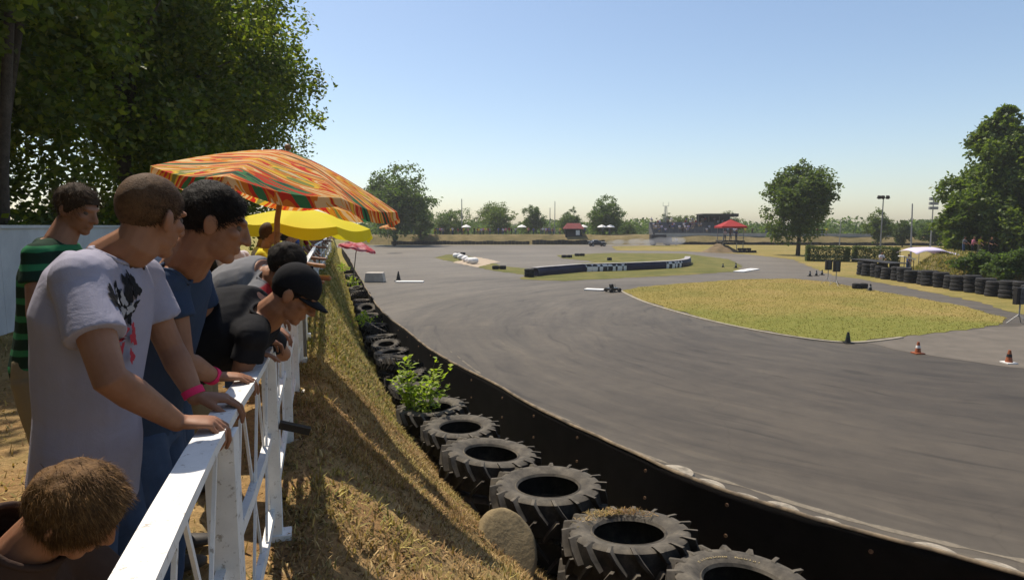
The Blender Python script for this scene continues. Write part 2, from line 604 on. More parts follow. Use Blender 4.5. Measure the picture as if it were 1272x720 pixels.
def blades(name, base, lens, mt, rs, lie=.7, width=.006, label=None):
    n = len(base)
    ph = rs.uniform(0, 2 * np.pi, n)
    el = np.arccos(rs.uniform(0, 1, n) ** (1 / (1 + 1.5 * (1 - lie)))) if False else rs.uniform(0, 1, n) ** lie * 1.35
    el = np.pi / 2 - el
    d = np.stack([np.cos(ph) * np.cos(el), np.sin(ph) * np.cos(el), np.sin(el)], 1) * lens[:, None]
    s = np.stack([-np.sin(ph), np.cos(ph), rs.uniform(-.5, .5, n)], 1)
    w = (width * rs.uniform(.6, 1.5, n))[:, None]
    droop = np.zeros_like(d); droop[:, 2] = -lens * rs.uniform(0, .35, n)
    v = np.stack([base - s * w, base + s * w, base + d * .6 + s * w * .7, base + d * .6 - s * w * .7, base + d + droop], 1)
    v = v.reshape(-1, 3)
    i = np.arange(n)[:, None] * 5
    f = np.concatenate([i + np.array([[0, 1, 2]]), i + np.array([[0, 2, 3]]), i + np.array([[3, 2, 4]])], 0)
    return tag(np_mesh(name, v, f, mt, k=3), kind='stuff')

m = NT('infield_blade_tinted')
v = m.coord('Object')
rr_ = m.n('ShaderNodeNewGeometry').outputs['Random Per Island']
m.col(m.mix(1.0, island_tone(m, v), m.ramp(rr_, [(0, (.72, .74, .65)), (.5, (.95, .95, .92)), (1, (1.25, 1.2, 1.1))]), 'MULTIPLY'))
m.rough(.9, .1)
m.translucent(.2, (.3, .26, .06))
M_BLADE_I = m.m
# ------------------------------------------------------------------ the bank the spectators stand on
def along(pts):
    return np.concatenate([[0], np.cumsum(np.linalg.norm(np.diff(pts, axis=0), axis=1))])
rows = []
NU = 46
us = np.linspace(0, 1, NU)
left = [.3, .8, 1.5, 2.5, 4, 6, 9, 13, 20, 40]
allx = []
for i in range(len(FEN)):
    F_, B_ = FEN[i], BAR[i]
    W = np.linalg.norm(B_ - F_)
    p = F_[None] + (B_ - F_)[None] * us[:, None]
    z = bank_z(p[:, 0], p[:, 1], (1 - us) * W, np.full(NU, W))
    t = FEN[min(i + 1, len(FEN) - 1)] - FEN[max(i - 1, 0)]
    t /= np.linalg.norm(t)
    nl = np.array((-t[1], t[0]))
    q = F_[None] + nl[None] * np.array(left)[::-1, None]
    zq = TOP + .03 * vnoise(np.stack([q[:, 0] * .8, q[:, 1] * .8, np.zeros(len(q))], 1))
    row = np.concatenate([np.column_stack([q, zq]), np.column_stack([p, z])], 0)
    rows.append(row)
rows = np.array(rows)
nr, nc = rows.shape[:2]
idx = np.arange(nr * nc).reshape(nr, nc)
faces = np.stack([idx[:-1, :-1], idx[:-1, 1:], idx[1:, 1:], idx[1:, :-1]], -1).reshape(-1, 4)
m = NT('dry_bank')
v = m.coord('Object')
f = m.noise(v, .8, 6, .7)
f2 = m.noise(v, 14, 6, .75)
f3 = m.noise(v, 55, 4, .7)
sp = m.n('ShaderNodeSeparateXYZ'); m.l(m.n('ShaderNodeTexCoord').outputs['Object'], sp.inputs[0])
far = m.n('ShaderNodeMapRange'); m.l(sp.outputs['Y'], far.inputs['Value']); far.inputs['From Min'].default_value = 5; far.inputs['From Max'].default_value = 12
near = m.ramp(f, [(.3, (.19, .105, .048)), (.46, (.28, .17, .075)), (.58, (.34, .23, .105)), (.72, (.20, .165, .055))])
farc = m.ramp(f, [(.3, (.15, .14, .035)), (.55, (.25, .21, .065)), (.72, (.34, .265, .10))])
c = m.mix(far.outputs[0], near, farc)
c = m.mix(.7, c, m.ramp(f2, [(.28, (.42, .40, .36)), (.5, (.95, .95, .95)), (.75, (1.6, 1.55, 1.45))]), 'MULTIPLY')
c = m.mix(.5, c, m.ramp(f3, [(.3, (.6, .6, .6)), (.7, (1.4, 1.4, 1.35))]), 'MULTIPLY')
m.col(c)
m.rough(.95, .1)
m.bump(f2, .9, .05)
M_BANK = m.m
tag(np_mesh('grass_bank', rows.reshape(-1, 3), faces, M_BANK, smooth=True), kind='structure')

# dry grass and straw litter on the slope
rs = np.random.RandomState(11)
def slope_points(n, ymin, ymax, power=1.0, clump=0, left=False):
    ok = np.where((FEN[:, 1] >= ymin) & (FEN[:, 1] <= ymax))[0]
    t = rs.uniform(0, 1, n) ** power
    fi = ok[0] + t * (ok[-1] - ok[0])
    u = rs.uniform(0.0, .93, n)
    if left: u = -rs.uniform(0, 1, n)
    if clump:
        cu, ct = rs.uniform(0, .9, clump), ok[0] + rs.uniform(0, 1, clump) ** power * (ok[-1] - ok[0])
        k = rs.randint(0, clump, n)
        u = np.clip(cu[k] + rs.normal(0, .02, n), 0, .95)
        fi = np.clip(ct[k] + rs.normal(0, .6, n), 0, len(FEN) - 2)
    i0 = np.floor(fi).astype(int); fr = (fi - i0)[:, None]
    F_ = FEN[i0] * (1 - fr) + FEN[i0 + 1] * fr
    B_ = BAR[i0] * (1 - fr) + BAR[i0 + 1] * fr
    W = np.linalg.norm(B_ - F_, axis=1)
    if left:
        p = F_ + (F_ - B_) / W[:, None] * (u * -9.0)[:, None]
        return np.column_stack([p, np.full(n, TOP)])
    p = F_ + (B_ - F_) * u[:, None]
    z = bank_z(p[:, 0], p[:, 1], (1 - u) * W, W)
    return np.column_stack([p, z - .006])
b = slope_points(190000, -1, 16, 1.0)
b = b[(vnoise(b * np.array((1.3, 1.3, 0)) + 5) + .6 * vnoise(b * np.array((3.7, 3.7, 0)) + 2)) > rs.uniform(-1.5, .1, len(b))]
blades('dry_grass', b, rs.uniform(.025, .075, len(b)), M_BLADE, rs, .5, .0045)
b = slope_points(30000, 0, 22, 1.1, clump=420)
blades('dry_grass', b, rs.uniform(.04, .11, len(b)), M_BLADE, rs, .8, .0045)
b = slope_points(26000, -1, 14, 1.0)
blades('leaf_litter', b, rs.uniform(.02, .05, len(b)), M_LITTER, rs, .3, .010)
b = slope_points(42000, 8, 60, .9)
blades('dry_grass', b, rs.uniform(.05, .14, len(b)), M_BLADE_G, rs, .7, .010)
b = slope_points(26000, 0, 14, 1.0, left=True)
blades('dry_grass', b, rs.uniform(.04, .10, len(b)), M_BLADE, rs, .6, .006)
# grass standing on the infield island
def tufts(pix, n, seed, lo=.05, hi=.16, w=.018):
    pts = np.array([(G(*q).x, G(*q).y) for q in pix])
    r = np.random.RandomState(seed)
    mn, mx = pts.min(0), pts.max(0)
    c = r.uniform(mn, mx, (n * 3, 2))
    ins = np.zeros(len(c), bool)
    j = len(pts) - 1
    for i in range(len(pts)):
        a, b_ = pts[i], pts[j]
        cond = ((a[1] > c[:, 1]) != (b_[1] > c[:, 1]))
        xx = (b_[0] - a[0]) * (c[:, 1] - a[1]) / (b_[1] - a[1] + 1e-12) + a[0]
        ins ^= cond & (c[:, 0] < xx)
        j = i
    c = c[ins][:n]
    return np.column_stack([c, np.full(len(c), .01)]), r
b, r = tufts(ISL, 32000, 3)
blades('infield_tufts', b, r.uniform(.03, .07, len(b)), M_BLADE_I, r, .6, .014)

# ------------------------------------------------------------------ rubber barrier along the track
M_BELT = mat('black_rubber_belt', (.009, .008, .008), (.004, .004, .004), 3, .92, .2, 20, .08)
M_RUB = None
m = NT('dusty_rubber')
v = m.coord('Object')
geo = m.n('ShaderNodeNewGeometry')
oi = m.n('ShaderNodeObjectInfo')
sz = m.n('ShaderNodeSeparateXYZ'); m.l(m.n('ShaderNodeTexCoord').outputs['Object'], sz.inputs[0])
shift = m.n('ShaderNodeVectorMath', operation='ADD'); m.l(v, shift.inputs[0])
sc3 = m.n('ShaderNodeVectorMath', operation='SCALE'); sc3.inputs[0].default_value = (17, 9, 5); m.l(oi.outputs['Random'], sc3.inputs['Scale']); m.l(sc3.outputs[0], shift.inputs[1])
v = shift.outputs[0]
f = m.noise(v, 5, 6, .72)
dust = m.ramp(f, [(.28, (.030, .027, .023)), (.45, (.066, .058, .047)), (.6, (.105, .092, .073)), (.75, (.17, .14, .10))])
black = m.ramp(f, [(.3, (.010, .010, .010)), (.7, (.028, .026, .024))])
nz = m.n('ShaderNodeSeparateXYZ'); m.l(geo.outputs['Normal'], nz.inputs[0])
up = m.ramp(m.math('ADD', nz.outputs['Z'], m.math('MULTIPLY', m.math('SUBTRACT', f, .5), .7)), [(.05, 0), (.6, 1)])
m.col(m.mix(up, black, dust))
m.rough(.85, .25)
m.bump(m.noise(v, 40, 5, .7), .25, .006)
M_RUBBER = m.m

sb = along(BAR)
k = int(sb[-1] / .25)
ss = np.linspace(0, sb[-1], k)
bx = np.interp(ss, sb, BAR[:, 0]); by = np.interp(ss, sb, BAR[:, 1])
tx = np.gradient(bx); ty = np.gradient(by); tl = np.hypot(tx, ty); tx /= tl; ty /= tl
nx, ny = ty, -tx                                     # towards the track
wave = .02 * vnoise(np.column_stack([ss * .55, ss * 0, ss * 0])) + .012 * vnoise(np.column_stack([ss * 2.1, ss * 0 + 5, ss * 0]))
topz = 1.1 + .022 * vnoise(np.column_stack([ss * .4, ss * 0 + 3, ss * 0])) + .008 * vnoise(np.column_stack([ss * 3, ss * 0 + 3, ss * 0]))
cols = []
for off, zz in ((0, -.05), (-.0, .55), (0, 1.0), (0, None), (.035, None), (.035, .6), (.035, -.05)):
    z = topz if zz is None else np.full(k, zz)
    wv_ = wave * np.clip(z, 0, 1.2)
    cols.append(np.column_stack([bx + nx * (off + wv_), by + ny * (off + wv_), z]))
vv = np.stack(cols, 1)
ii = np.arange(k * 7).reshape(k, 7)
ff = np.stack([ii[:-1, :-1], ii[1:, :-1], ii[1:, 1:], ii[:-1, 1:]], -1).reshape(-1, 4)
o = np_mesh('track_barrier', vv.reshape(-1, 3), ff, M_BELT)
tag(o, 'long black rubber belt barrier curving along the track edge', 'barrier')
M_STAKE = mat('dark_timber', (.035, .028, .02), None, 8, .9)
M_BOLT = mat('rusty_steel', (.20, .12, .07), (.10, .06, .04), 30, .7, metal=.2)
for q in np.arange(1.0, 26, 1.37):
    j = int(np.argmin(np.abs(ss - q)))
    for zz in (.93, .55):
        bb = MB(); c0 = V(bx[j] + nx[j] * (wave[j] * zz - .001), by[j] + ny[j] * (wave[j] * zz - .001), zz)
        bb.tube([c0, c0 - V(nx[j], ny[j], 0) * .018], .022, 8); bb.build('bolt', M_BOLT, o)
M_EDGE = mat('scuffed_tan_edge', (.26, .20, .13), (.06, .05, .04), 5, .9)
e0 = np.column_stack([bx + nx * (wave * topz - .004), by + ny * (wave * topz - .004), topz + .001]); e1 = np.column_stack([bx + nx * (wave * topz + .039), by + ny * (wave * topz + .039), topz + .001])
vv = np.stack([e0 - np.array((0, 0, .022)), e0 + np.array((0, 0, .006)), e1 + np.array((0, 0, .006)), e1 - np.array((0, 0, .02))], 1)
ii = np.arange(k * 4).reshape(k, 4)
ff = np.stack([ii[:-1, :-1], ii[1:, :-1], ii[1:, 1:], ii[:-1, 1:]], -1).reshape(-1, 4)
np_mesh('top_edge', vv.reshape(-1, 3), ff, M_EDGE, o)
# drifts of dust and pale scuffs on the asphalt
M_DUST = mat('pale_dust', (.20, .172, .13), (.12, .103, .08), 9, .95)
def scuff(name, pix, w, seed, gap=.35, sub_=30):
    p = catmull([(G(*q).x, G(*q).y) for q in pix], sub_)
    t = np.gradient(p, axis=0); t /= np.linalg.norm(t, axis=1)[:, None]
    nn = np.stack([-t[:, 1], t[:, 0]], 1)
    s1 = along(p)
    a_ = vnoise(np.column_stack([s1 * 2.3, s1 * 0 + seed, s1 * 0])); b_ = vnoise(np.column_stack([s1 * 5.1, s1 * 0 + seed + 4, s1 * 0]))
    half = np.clip(w * (.55 + .9 * a_ + .5 * b_ + gap), 0, None)
    c_ = p + nn * (w * .5 * vnoise(np.column_stack([s1 * 1.1, s1 * 0 + seed + 9, s1 * 0])))[:, None]
    L_, R__ = c_ + nn * half[:, None], c_ - nn * half[:, None]
    vv_, ff_ = [], []
    for i in range(len(p) - 1):
        if half[i] > .004 and half[i + 1] > .004:
            q = len(vv_)
            vv_ += [(*R__[i], .004), (*R__[i + 1], .004), (*L_[i + 1], .004), (*L_[i], .004)]
            ff_.append((q, q + 1, q + 2, q + 3))
    mb = MB(); mb.add(vv_, ff_)
    o_ = mb.build(name, M_DUST)
    tag(o_, kind='structure')
scuff('dust_line', [(640, 492), (700, 523), (780, 557), (860, 585), (940, 610), (1020, 634), (1100, 656), (1180, 676), (1290, 701)], .045, 1, .3, 60)
scuff('dust_line', [(560, 436), (600, 466), (650, 496), (720, 528)], .03, 3, .1, 40)

# ------------------------------------------------------------------ the white railing
M_WHITE = NT('white_paint')
v = M_WHITE.coord('Object')
f = M_WHITE.noise(v, 5, 6, .7)
fd = M_WHITE.noise(v, 26, 5, .75)
c = M_WHITE.ramp(f, [(.3, (.66, .65, .62)), (.6, (.80, .79, .76))])
M_WHITE.col(M_WHITE.mix(M_WHITE.ramp(fd, [(.585, 0), (.66, .8)]), c, (.30, .26, .21)))
M_WHITE.rough(.45, .4)
M_WHITE.bump(fd, .15, .003)
M_WHITE = M_WHITE.m
RAIL_Z = 3.6
fence = thing('railing', 'white wooden railing with crossed bars that the spectators lean on', 'railing', (fence_x(1.7), 1.7, TOP))
FO = (fence.location.x, fence.location.y, fence.location.z)
def fp(y, z, off=0.0):                                  # off: towards the track
    d = fence_dir(y)
    return V(fence_x(y) + d.y * off, y - d.x * off, z)
ys = np.concatenate([np.arange(-1.2, 6, .35), np.arange(6, 46, 1.2)])
mb = MB()
for a, b_ in zip(ys[:-1], ys[1:]):
    mb.beam(fp(a, RAIL_Z - .014), fp(b_, RAIL_Z - .014), .078, .028)
mb.build('top_rail', M_WHITE, fence, off=FO)
for z, w in ((3.12, .03), (2.72, .03)):
    mb = MB()
    for a, b_ in zip(ys[:-1], ys[1:]):
        mb.beam(fp(a, z), fp(b_, z), .03, .05)
    mb.build('lower_rail', M_WHITE, fence, off=FO)
posts = [-1.0, .35, 1.83, 3.05, 4.4, 5.8, 7.3, 9, 11, 13, 15, 17.5, 20, 23, 26, 30, 34, 38, 42]
for y in posts:
    mb = MB()
    d = fence_dir(y)
    Mz = Matrix.Rotation(math.atan2(d.y, d.x), 3, 'Z')
    c = fp(y, (TOP - .1 + 3.558) / 2, .012)
    mb.box(c, ((.07, .07) if y != 1.83 else (.10, .085)) + (3.568 - TOP + .1,), Mz)
    c = fp(y, TOP + .02, .03)
    mb.box(c, (.10, .12 if y > 2 else .22, .06), Mz)
    mb.build('post', M_WHITE, fence, off=FO)
for a, b_ in zip(posts[:-1], posts[1:]):
    if b_ > 10: break
    n = 3
    for i in range(n):
        y0 = a + (b_ - a) * (i + .1) / n
        y1 = a + (b_ - a) * (i + .9) / n
        mb = MB(); mb.beam(fp(y0, 2.75, .006), fp(y1, 3.558, .006), .010, .018); mb.build('cross_bar', M_WHITE, fence, off=FO)
        mb = MB(); mb.beam(fp(y1, 2.75, -.008), fp(y0, 3.558, -.008), .010, .018); mb.build('cross_bar', M_WHITE, fence, off=FO)
# a small bracket board that sticks out on the slope side
mb = MB()
d = fence_dir(3.05)
mb.beam(fp(3.05, 3.18, .05), fp(3.05, 3.13, .20), .045, .035)
mb.build('bracket', M_STAKE, fence, off=FO)

# ------------------------------------------------------------------ white wall behind the spectators
M_WALL = mat('whitewashed_wall', (.62, .62, .60), (.46, .46, .45), 1.2, .85, .2, 25)
mb = MB()
wp = [(-6.3, 3.0), (-7.8, 9.2), (-9.4, 14), (-11.0, 19), (-13, 26)]
for a, b_ in zip(wp[:-1], wp[1:]):
    mb.beam((*a, TOP + .78), (*b_, TOP + .78), .16, 1.66)
wl = mb.build('boundary_wall', M_WALL)
tag(wl, 'white painted wall behind the spectators under the dark trees', 'wall')
mb = MB()
for a, b_ in zip(wp[:-1], wp[1:]):
    mb.beam((*a, TOP + 1.635), (*b_, TOP + 1.635), .22, .05)
mb.build('coping', M_WALL, wl)

# ------------------------------------------------------------------ tractor tyres behind the barrier
def tyre_mb(Rr=.68, w=.21, rin=.37, nl=17, seg=68, lug=True):
    mb = MB()
    prof = [(rin, w * .72), (rin + .02, w * .86), (rin + .035, w * .80), (rin + .07, w * .90), (rin + (Rr - rin) * .5, w * 1.02), (Rr * .90, w * .98), (Rr * .945, w * .86),
            (Rr * .955, 0), (Rr * .945, -w * .86), (Rr * .90, -w * .98), (rin + (Rr - rin) * .5, -w * 1.02), (rin + .07, -w * .90), (rin + .02, -w * .86), (rin, -w * .72),
            (rin + .03, -w * .66), (rin + (Rr - rin) * .5, -w * .85), (Rr * .87, -w * .8), (Rr * .91, 0), (Rr * .87, w * .8), (rin + (Rr - rin) * .5, w * .85), (rin + .03, w * .66)]
    mb.lathe(prof[::-1], seg, loop=True)
    if lug:
        def pt(a, r, z): return V(r * math.cos(a), r * math.sin(a), z)
        for side in (1, -1):
            for k in range(nl):
                a0 = 2 * math.pi * (k + (.5 if side < 0 else 0)) / nl
                path = [(-.01, Rr * .84, 1.02), (0.02, Rr * .955, .95), (.10, Rr * .965, .55), (.24, Rr * .965, -.04)]
                wa = .040
                rings = []
                for da, r, zz in path:
                    hh = .066 * Rr / .68
                    a = a0 + da
                    ro, zo = (r + hh * .25, zz + .05) if r < Rr * .9 else (r + hh, zz + (.05 if zz > .9 else 0))
                    ww = wa * (1.0 if zz > .5 else .8)
                    rings.append([pt(a - ww, r - .012, side * w * zz), pt(a + ww, r - .012, side * w * zz), pt(a + ww * .68, ro, side * w * zo), pt(a - ww * .68, ro, side * w * zo)])
                vs = [v for rg in rings for v in rg]
                fs = [(0, 1, 2, 3), tuple(len(vs) - 4 + q for q in (3, 2, 1, 0))]
                for i in range(len(rings) - 1):
                    for q in range(4):
                        q2 = (q + 1) % 4
                        fs.append((i * 4 + q, (i + 1) * 4 + q, (i + 1) * 4 + q2, i * 4 + q2))
                if side < 0:
                    pass
                mb.add(vs, fs)
    return mb
def arc_text(txt, r, z, size, mid, name, mt, parent, span=None):
    """letters bent along a sidewall, read from the outside with their feet to the hub"""
    vs, fs = [], []
    adv = size * .66
    tot = adv * len(txt) if span is None else span * r
    for i, ch in enumerate(txt):
        if ch == ' ': continue
        fc = bpy.data.curves.new('ch', 'FONT'); fc.body = ch; fc.size = size * 1.25; fc.align_x = 'CENTER'; fc.extrude = .002
        fo = bpy.data.objects.new('ch', fc); COL.objects.link(fo)
        dg = bpy.context.evaluated_depsgraph_get()
        me = fo.evaluated_get(dg).to_mesh()
        a = mid + tot / 2 / r - (i + .5) * (tot / len(txt)) / r
        o = len(vs)
        for v in me.vertices:
            rr = r + v.co.y
            aa = a - v.co.x / r
            vs.append((rr * math.cos(aa), rr * math.sin(aa), z + v.co.z))
        fs += [tuple(o + q for q in p.vertices) for p in me.polygons]
        fo.evaluated_get(dg).to_mesh_clear()
        bpy.data.objects.remove(fo); bpy.data.curves.remove(fc)
    mb = MB(); mb.add(vs, fs)
    return mb.build(name, mt, parent)

M_GOLD = mat('worn_gold_paint', (.42, .33, .15), (.16, .13, .09), 30, .8)
T0 = tyre_mb().build('tractor_tyre', M_RUBBER, None, R(35))
TY = [(925, 721, 1.33, -4, 5, 'tractor tyre lying flat nearest the camera, worn gold lettering on its sidewall'),
      (782, 656, 1.36, -6, 5, 'muddy tractor tyre with dead straw on its sidewall, touching the lettered tyre'),
      (681, 599, 1.40, 0, 3, 'big tractor tyre next to the muddy tyre, beside the tan slab'),
      (609, 559, 1.38, 5, -3, 'tractor tyre tilted away from the camera, fourth from the gold lettering'),
      (572, 527, 1.22, 0, 0, 'tractor tyre with short lugs, just in front of the tyre holding the green weed'),
      (538, 503, 1.24, 3, 0, 'tractor tyre that the leafy green weed grows through')]
tyres = []
for i, (px, py, D, tx_, ty_, lab) in enumerate(TY):
    p = G(px, py, 1.04)
    s = D / 1.36 * .985
    o = T0 if i == 0 else dup(T0, (0, 0, 0))
    o.location = (p.x, p.y, 1.04 - .21 * s)
    o.rotation_euler = (R(tx_), R(ty_), i * .9)
    o.scale = (s, s, s)
    tag(o, lab, 'tyre', 'tractor tyres behind the barrier')
    tyres.append(o)
    z2 = 1.04 - .21 * s - .43 * s
    o2 = dup(o, (p.x + .05 * math.sin(i * 5), p.y + .06 * math.cos(i * 3), max(z2 - .01, .24)), 1.3 * i, 'tractor tyre lying underneath the ' + ['lettered tyre nearest the camera', 'muddy tyre', 'big tyre beside the tan slab', 'tilted tyre', 'short lugged tyre', 'tyre with the green weed'][i], 'lower tractor tyres', s)
t0 = tyres[0]
t0.rotation_euler = (R(-3), R(3), 0)
arc_text('Firestone', .455, .200, .062, R(113), 'lettering', M_GOLD, t0)
arc_text('Radial', .455, .200, .062, R(66), 'lettering', M_GOLD, t0)
# smaller tyres farther along
T1 = tyre_mb(.45, .14, .25, 22, 56).build('tyre', M_RUBBER, None, R(35))
FAR_T = [(518, 483, .95, 0), (509, 470, .9, -25), (500, 455, .95, 20), (489, 446, .85, 0), (487, 437, .9, 5), (480, 427, .8, 10), (474, 418, .9, -5), (467, 411, .8, 30), (466, 404, .9, 0), (462, 398, .8, 15),
         (459, 391, .9, 0), (456, 385, .8, 20), (453, 379, .85, 5), (450, 373, .8, 0), (448, 368, .9, 25), (445, 362, .8, 0), (443, 357, .8, 10), (440, 351, .8, 0), (438, 346, .8, 15), (436, 341, .8, 0), (434, 336, .8, 5)]
near_names = ['first small tyre behind the weed in the row along the barrier', 'small tyre leaning on edge behind the green weed', 'pale rimmed small tyre tipped up against the barrier']
for i, (px, py, D, tl_) in enumerate(FAR_T):
    p = G(px, py, .8)
    s = D / .9
    o = T1 if i == 0 else dup(T1, (0, 0, 0))
    o.location = (p.x, p.y, .8 - .1 * s + (.1 if tl_ > 12 else 0))
    o.rotation_euler = (R(tl_) * .8, R(tl_) * .6, i * 1.1)
    o.scale = (s,) * 3
    tag(o, near_names[i] if i < 3 else 'dark tyre lying in the row between grass bank and barrier', 'tyre', 'small tyres along the bank')
    if i < 14:
        o2 = dup(o, (p.x + .04, p.y + .05, .36), i * .7, 'dark tyre under another in the row along the grass bank', 'lower small tyres', s)

# dead straw caught on the muddy tyre
_t2 = tyres[1]
rs = np.random.RandomState(77)
n_ = 420
aa = rs.normal(R(100) - _t2.rotation_euler.z, .45, n_); r_ = rs.uniform(.40, .60, n_)
pb_ = np.column_stack([r_ * np.cos(aa), r_ * np.sin(aa), np.full(n_, .212)])
_so = blades('straw', pb_, rs.uniform(.03, .10, n_), M_BLADE, rs, .25, .004)
_so.parent = _t2
# whitewashed tyre stacks on the track side of the belt
M_WTYRE = mat('flaked_whitewash', (.34, .30, .24), (.13, .115, .09), 9, .9, .3, 50)
def ring_tyre(Rr, w, rin, seg=40):
    mb = MB()
    prof = [(rin, w * .7), (rin + .03, w), ((Rr + rin) / 2, w * 1.02), (Rr * .93, w * .92), (Rr, w * .6), (Rr, -w * .6), (Rr * .93, -w * .92), ((Rr + rin) / 2, -w * 1.02), (rin + .03, -w), (rin, -w * .7), (rin + .05, -w * .5), (Rr * .9, -w * .5), (Rr * .92, w * .5), (rin + .05, w * .5)]
    return mb.lathe(prof[::-1], seg, loop=True)
wst = thing('tyre_stack', 'whitewashed tyre stack against the outside of the belt barrier', 'tyre stack', (0, 0, 0), 0, 'whitewashed tyre stacks outside the barrier')
for k in range(5):
    q = ring_tyre(.25, .094, .15 if k < 4 else .03).build('tyre', M_WTYRE, wst, R(35))
    q.location = (.01 * math.sin(k * 4), .01 * math.cos(k * 4), .096 + k * .19)
first = True
for i, (px, py) in enumerate([(800, 585), (845, 603), (897, 622), (945, 640), (998, 655), (1060, 672), (1150, 694), (1225, 712)]):
    p = G(px, py + 4, 1.0)
    j = np.argmin(np.hypot(bx - p.x, by - p.y))
    d_ = .30
    loc = (bx[j] + nx[j] * d_, by[j] + ny[j] * d_, 0.0)
    if first:
        wst.location = loc; first = False
    else:
        dup(wst, (loc[0], loc[1], -.03 * (i % 3)), i * 1.3, None, None, (.9 + .18 * ((i * 7) % 5) / 4,) * 2 + (1,))

# ------------------------------------------------------------------ slab, litter, weed on the bank
M_SLAB = mat('lichened_stone', (.25, .19, .10), (.13, .10, .055), 7, .9, .5, 30, dist=.02)
mb = MB()
mb.loft([(V(0, y_, 0), V(a_, 0, 0), V(0, 0, a_ * 1.12)) for y_, a_ in ((-.075, .04), (-.074, .24), (-.06, .275), (0, .29), (.06, .275), (.075, .22), (.076, .04))], 40)
vv = np.array(mb.v)
vv += (vv / (np.linalg.norm(vv, axis=1)[:, None] + 1e-6)) * (.04 * vnoise(vv * 4) + .012 * vnoise(vv * 14))[:, None]
mb.v = [tuple(x) for x in vv]
o = mb.build('stone_slab', M_SLAB, None, True); o.scale = (1.15, 1.15, 1.2)
p = G(628, 688, .75)
o.location = (p.x, p.y, .82); o.rotation_euler = (R(-38), R(4), R(30))
tag(o, 'rounded tan stone slab leaning at the foot of the slope by the tyres', 'stone')
M_CLOD = mat('dry_clod', (.10, .065, .035), (.05, .035, .02), 20, .95, .6, 60, dist=.02)
for px, py, zz, s, lab in ((545, 673, 1.25, .12, 'small dark clod of dead weeds on the sunlit slope'),):
    mb = MB(); mb.ball((0, 0, 0), (s, s * .8, s * .45), None, 20, 12)
    vv = np.array(mb.v); vv *= 1 + .35 * vnoise(vv * 22)[:, None]; mb.v = [tuple(x) for x in vv]
    o = mb.build('clod', M_CLOD, None, True)
    pp = G(px, py, zz)
    o.location = pp
    tag(o, lab, 'clod')
    CLOD = o

M_WEED = foliage('weed_leaf', [(.14, .21, .018), (.27, .34, .025), (.20, .28, .022), (.40, .45, .05)], .5, .5)
M_STEM = mat('green_stem', (.10, .13, .03), None, 8, .7)
wd_ = G(530, 505, 1.0)
weed = thing('weed', 'bright green leafy weed growing up through a tractor tyre', 'weed', (wd_.x - .12, wd_.y - .1, .5))
rs = np.random.RandomState(8)
st = MB(); lv, lf = [], []
for k in range(24):
    a = rs.uniform(0, 2 * np.pi); ln_ = rs.uniform(.95, 1.75); sp_ = rs.uniform(.12, .62)
    base = V(rs.uniform(-.15, .15), rs.uniform(-.15, .15), 0)
    pts = [base + V(math.cos(a) * sp_ * t ** 1.4, math.sin(a) * sp_ * t ** 1.4, ln_ * (t - .22 * t * t)) for t in np.linspace(0, 1, 8)]
    st.tube(pts, [.009, .008, .007, .006, .005, .004, .003, .002], 5)
    for j in range(1, 8):
        for side in (-1, 1, -1, 1):
            p = pts[j] + (pts[j] - pts[j - 1]) * rs.uniform(-.5, .4)
            t = (pts[j] - pts[j - 1]).normalized()
            s_ = t.cross(V(0, 0, 1)).normalized() * side
            d = (s_ + t * .6 + V(0, 0, rs.uniform(-.3, .4)) + V(*rs.normal(0, .3, 3))).normalized()
            L = rs.uniform(.08, .17); w_ = d.cross(V(0, 0, 1)).normalized() * L * .30
            o_ = len(lv)
            lv += [p, p + d * L * .5 + w_, p + d * L + V(0, 0, -L * .2), p + d * L * .5 - w_]
            lf.append((o_, o_ + 1, o_ + 2, o_ + 3))
st.build('stem', M_STEM, weed)
mb = MB(); mb.add(lv, lf); mb.build('leaf', M_WEED, weed)
# scruffy growth on the bank farther along
for i, (px, py, zz, h) in enumerate(((438, 352, 1.2, .5), (425, 335, 1.9, .45), (452, 400, 1.0, .4))):
    g0 = G(px, py, zz)
    o = thing('weed', ['low green weed on the bank beside the far small tyres', 'clump of green weed near the top of the bank', 'small weed between grass slope and tyre row'][i], 'weed', g0)
    lv, lf = [], []
    for k in range(160):
        a = rs.uniform(0, 6.28); rr = abs(rs.normal(0, .25)); p = V(math.cos(a) * rr, math.sin(a) * rr, rs.uniform(-.1, h) * math.exp(-rr * 2))
        d = V(*rs.normal(0, 1, 3)).normalized(); L = rs.uniform(.05, .12); w_ = d.orthogonal().normalized() * L * .3
        o_ = len(lv); lv += [p, p + d * L * .5 + w_, p + d * L, p + d * L * .5 - w_]; lf.append((o_, o_ + 1, o_ + 2, o_ + 3))
    mb = MB(); mb.add(lv, lf); mb.build('leaf', M_WEED, o)
    sb_ = MB(); sb_.tube([(0, 0, -.15), (.02, 0, h * .8)], [.012, .004], 5); sb_.build('stem', M_STEM, o)

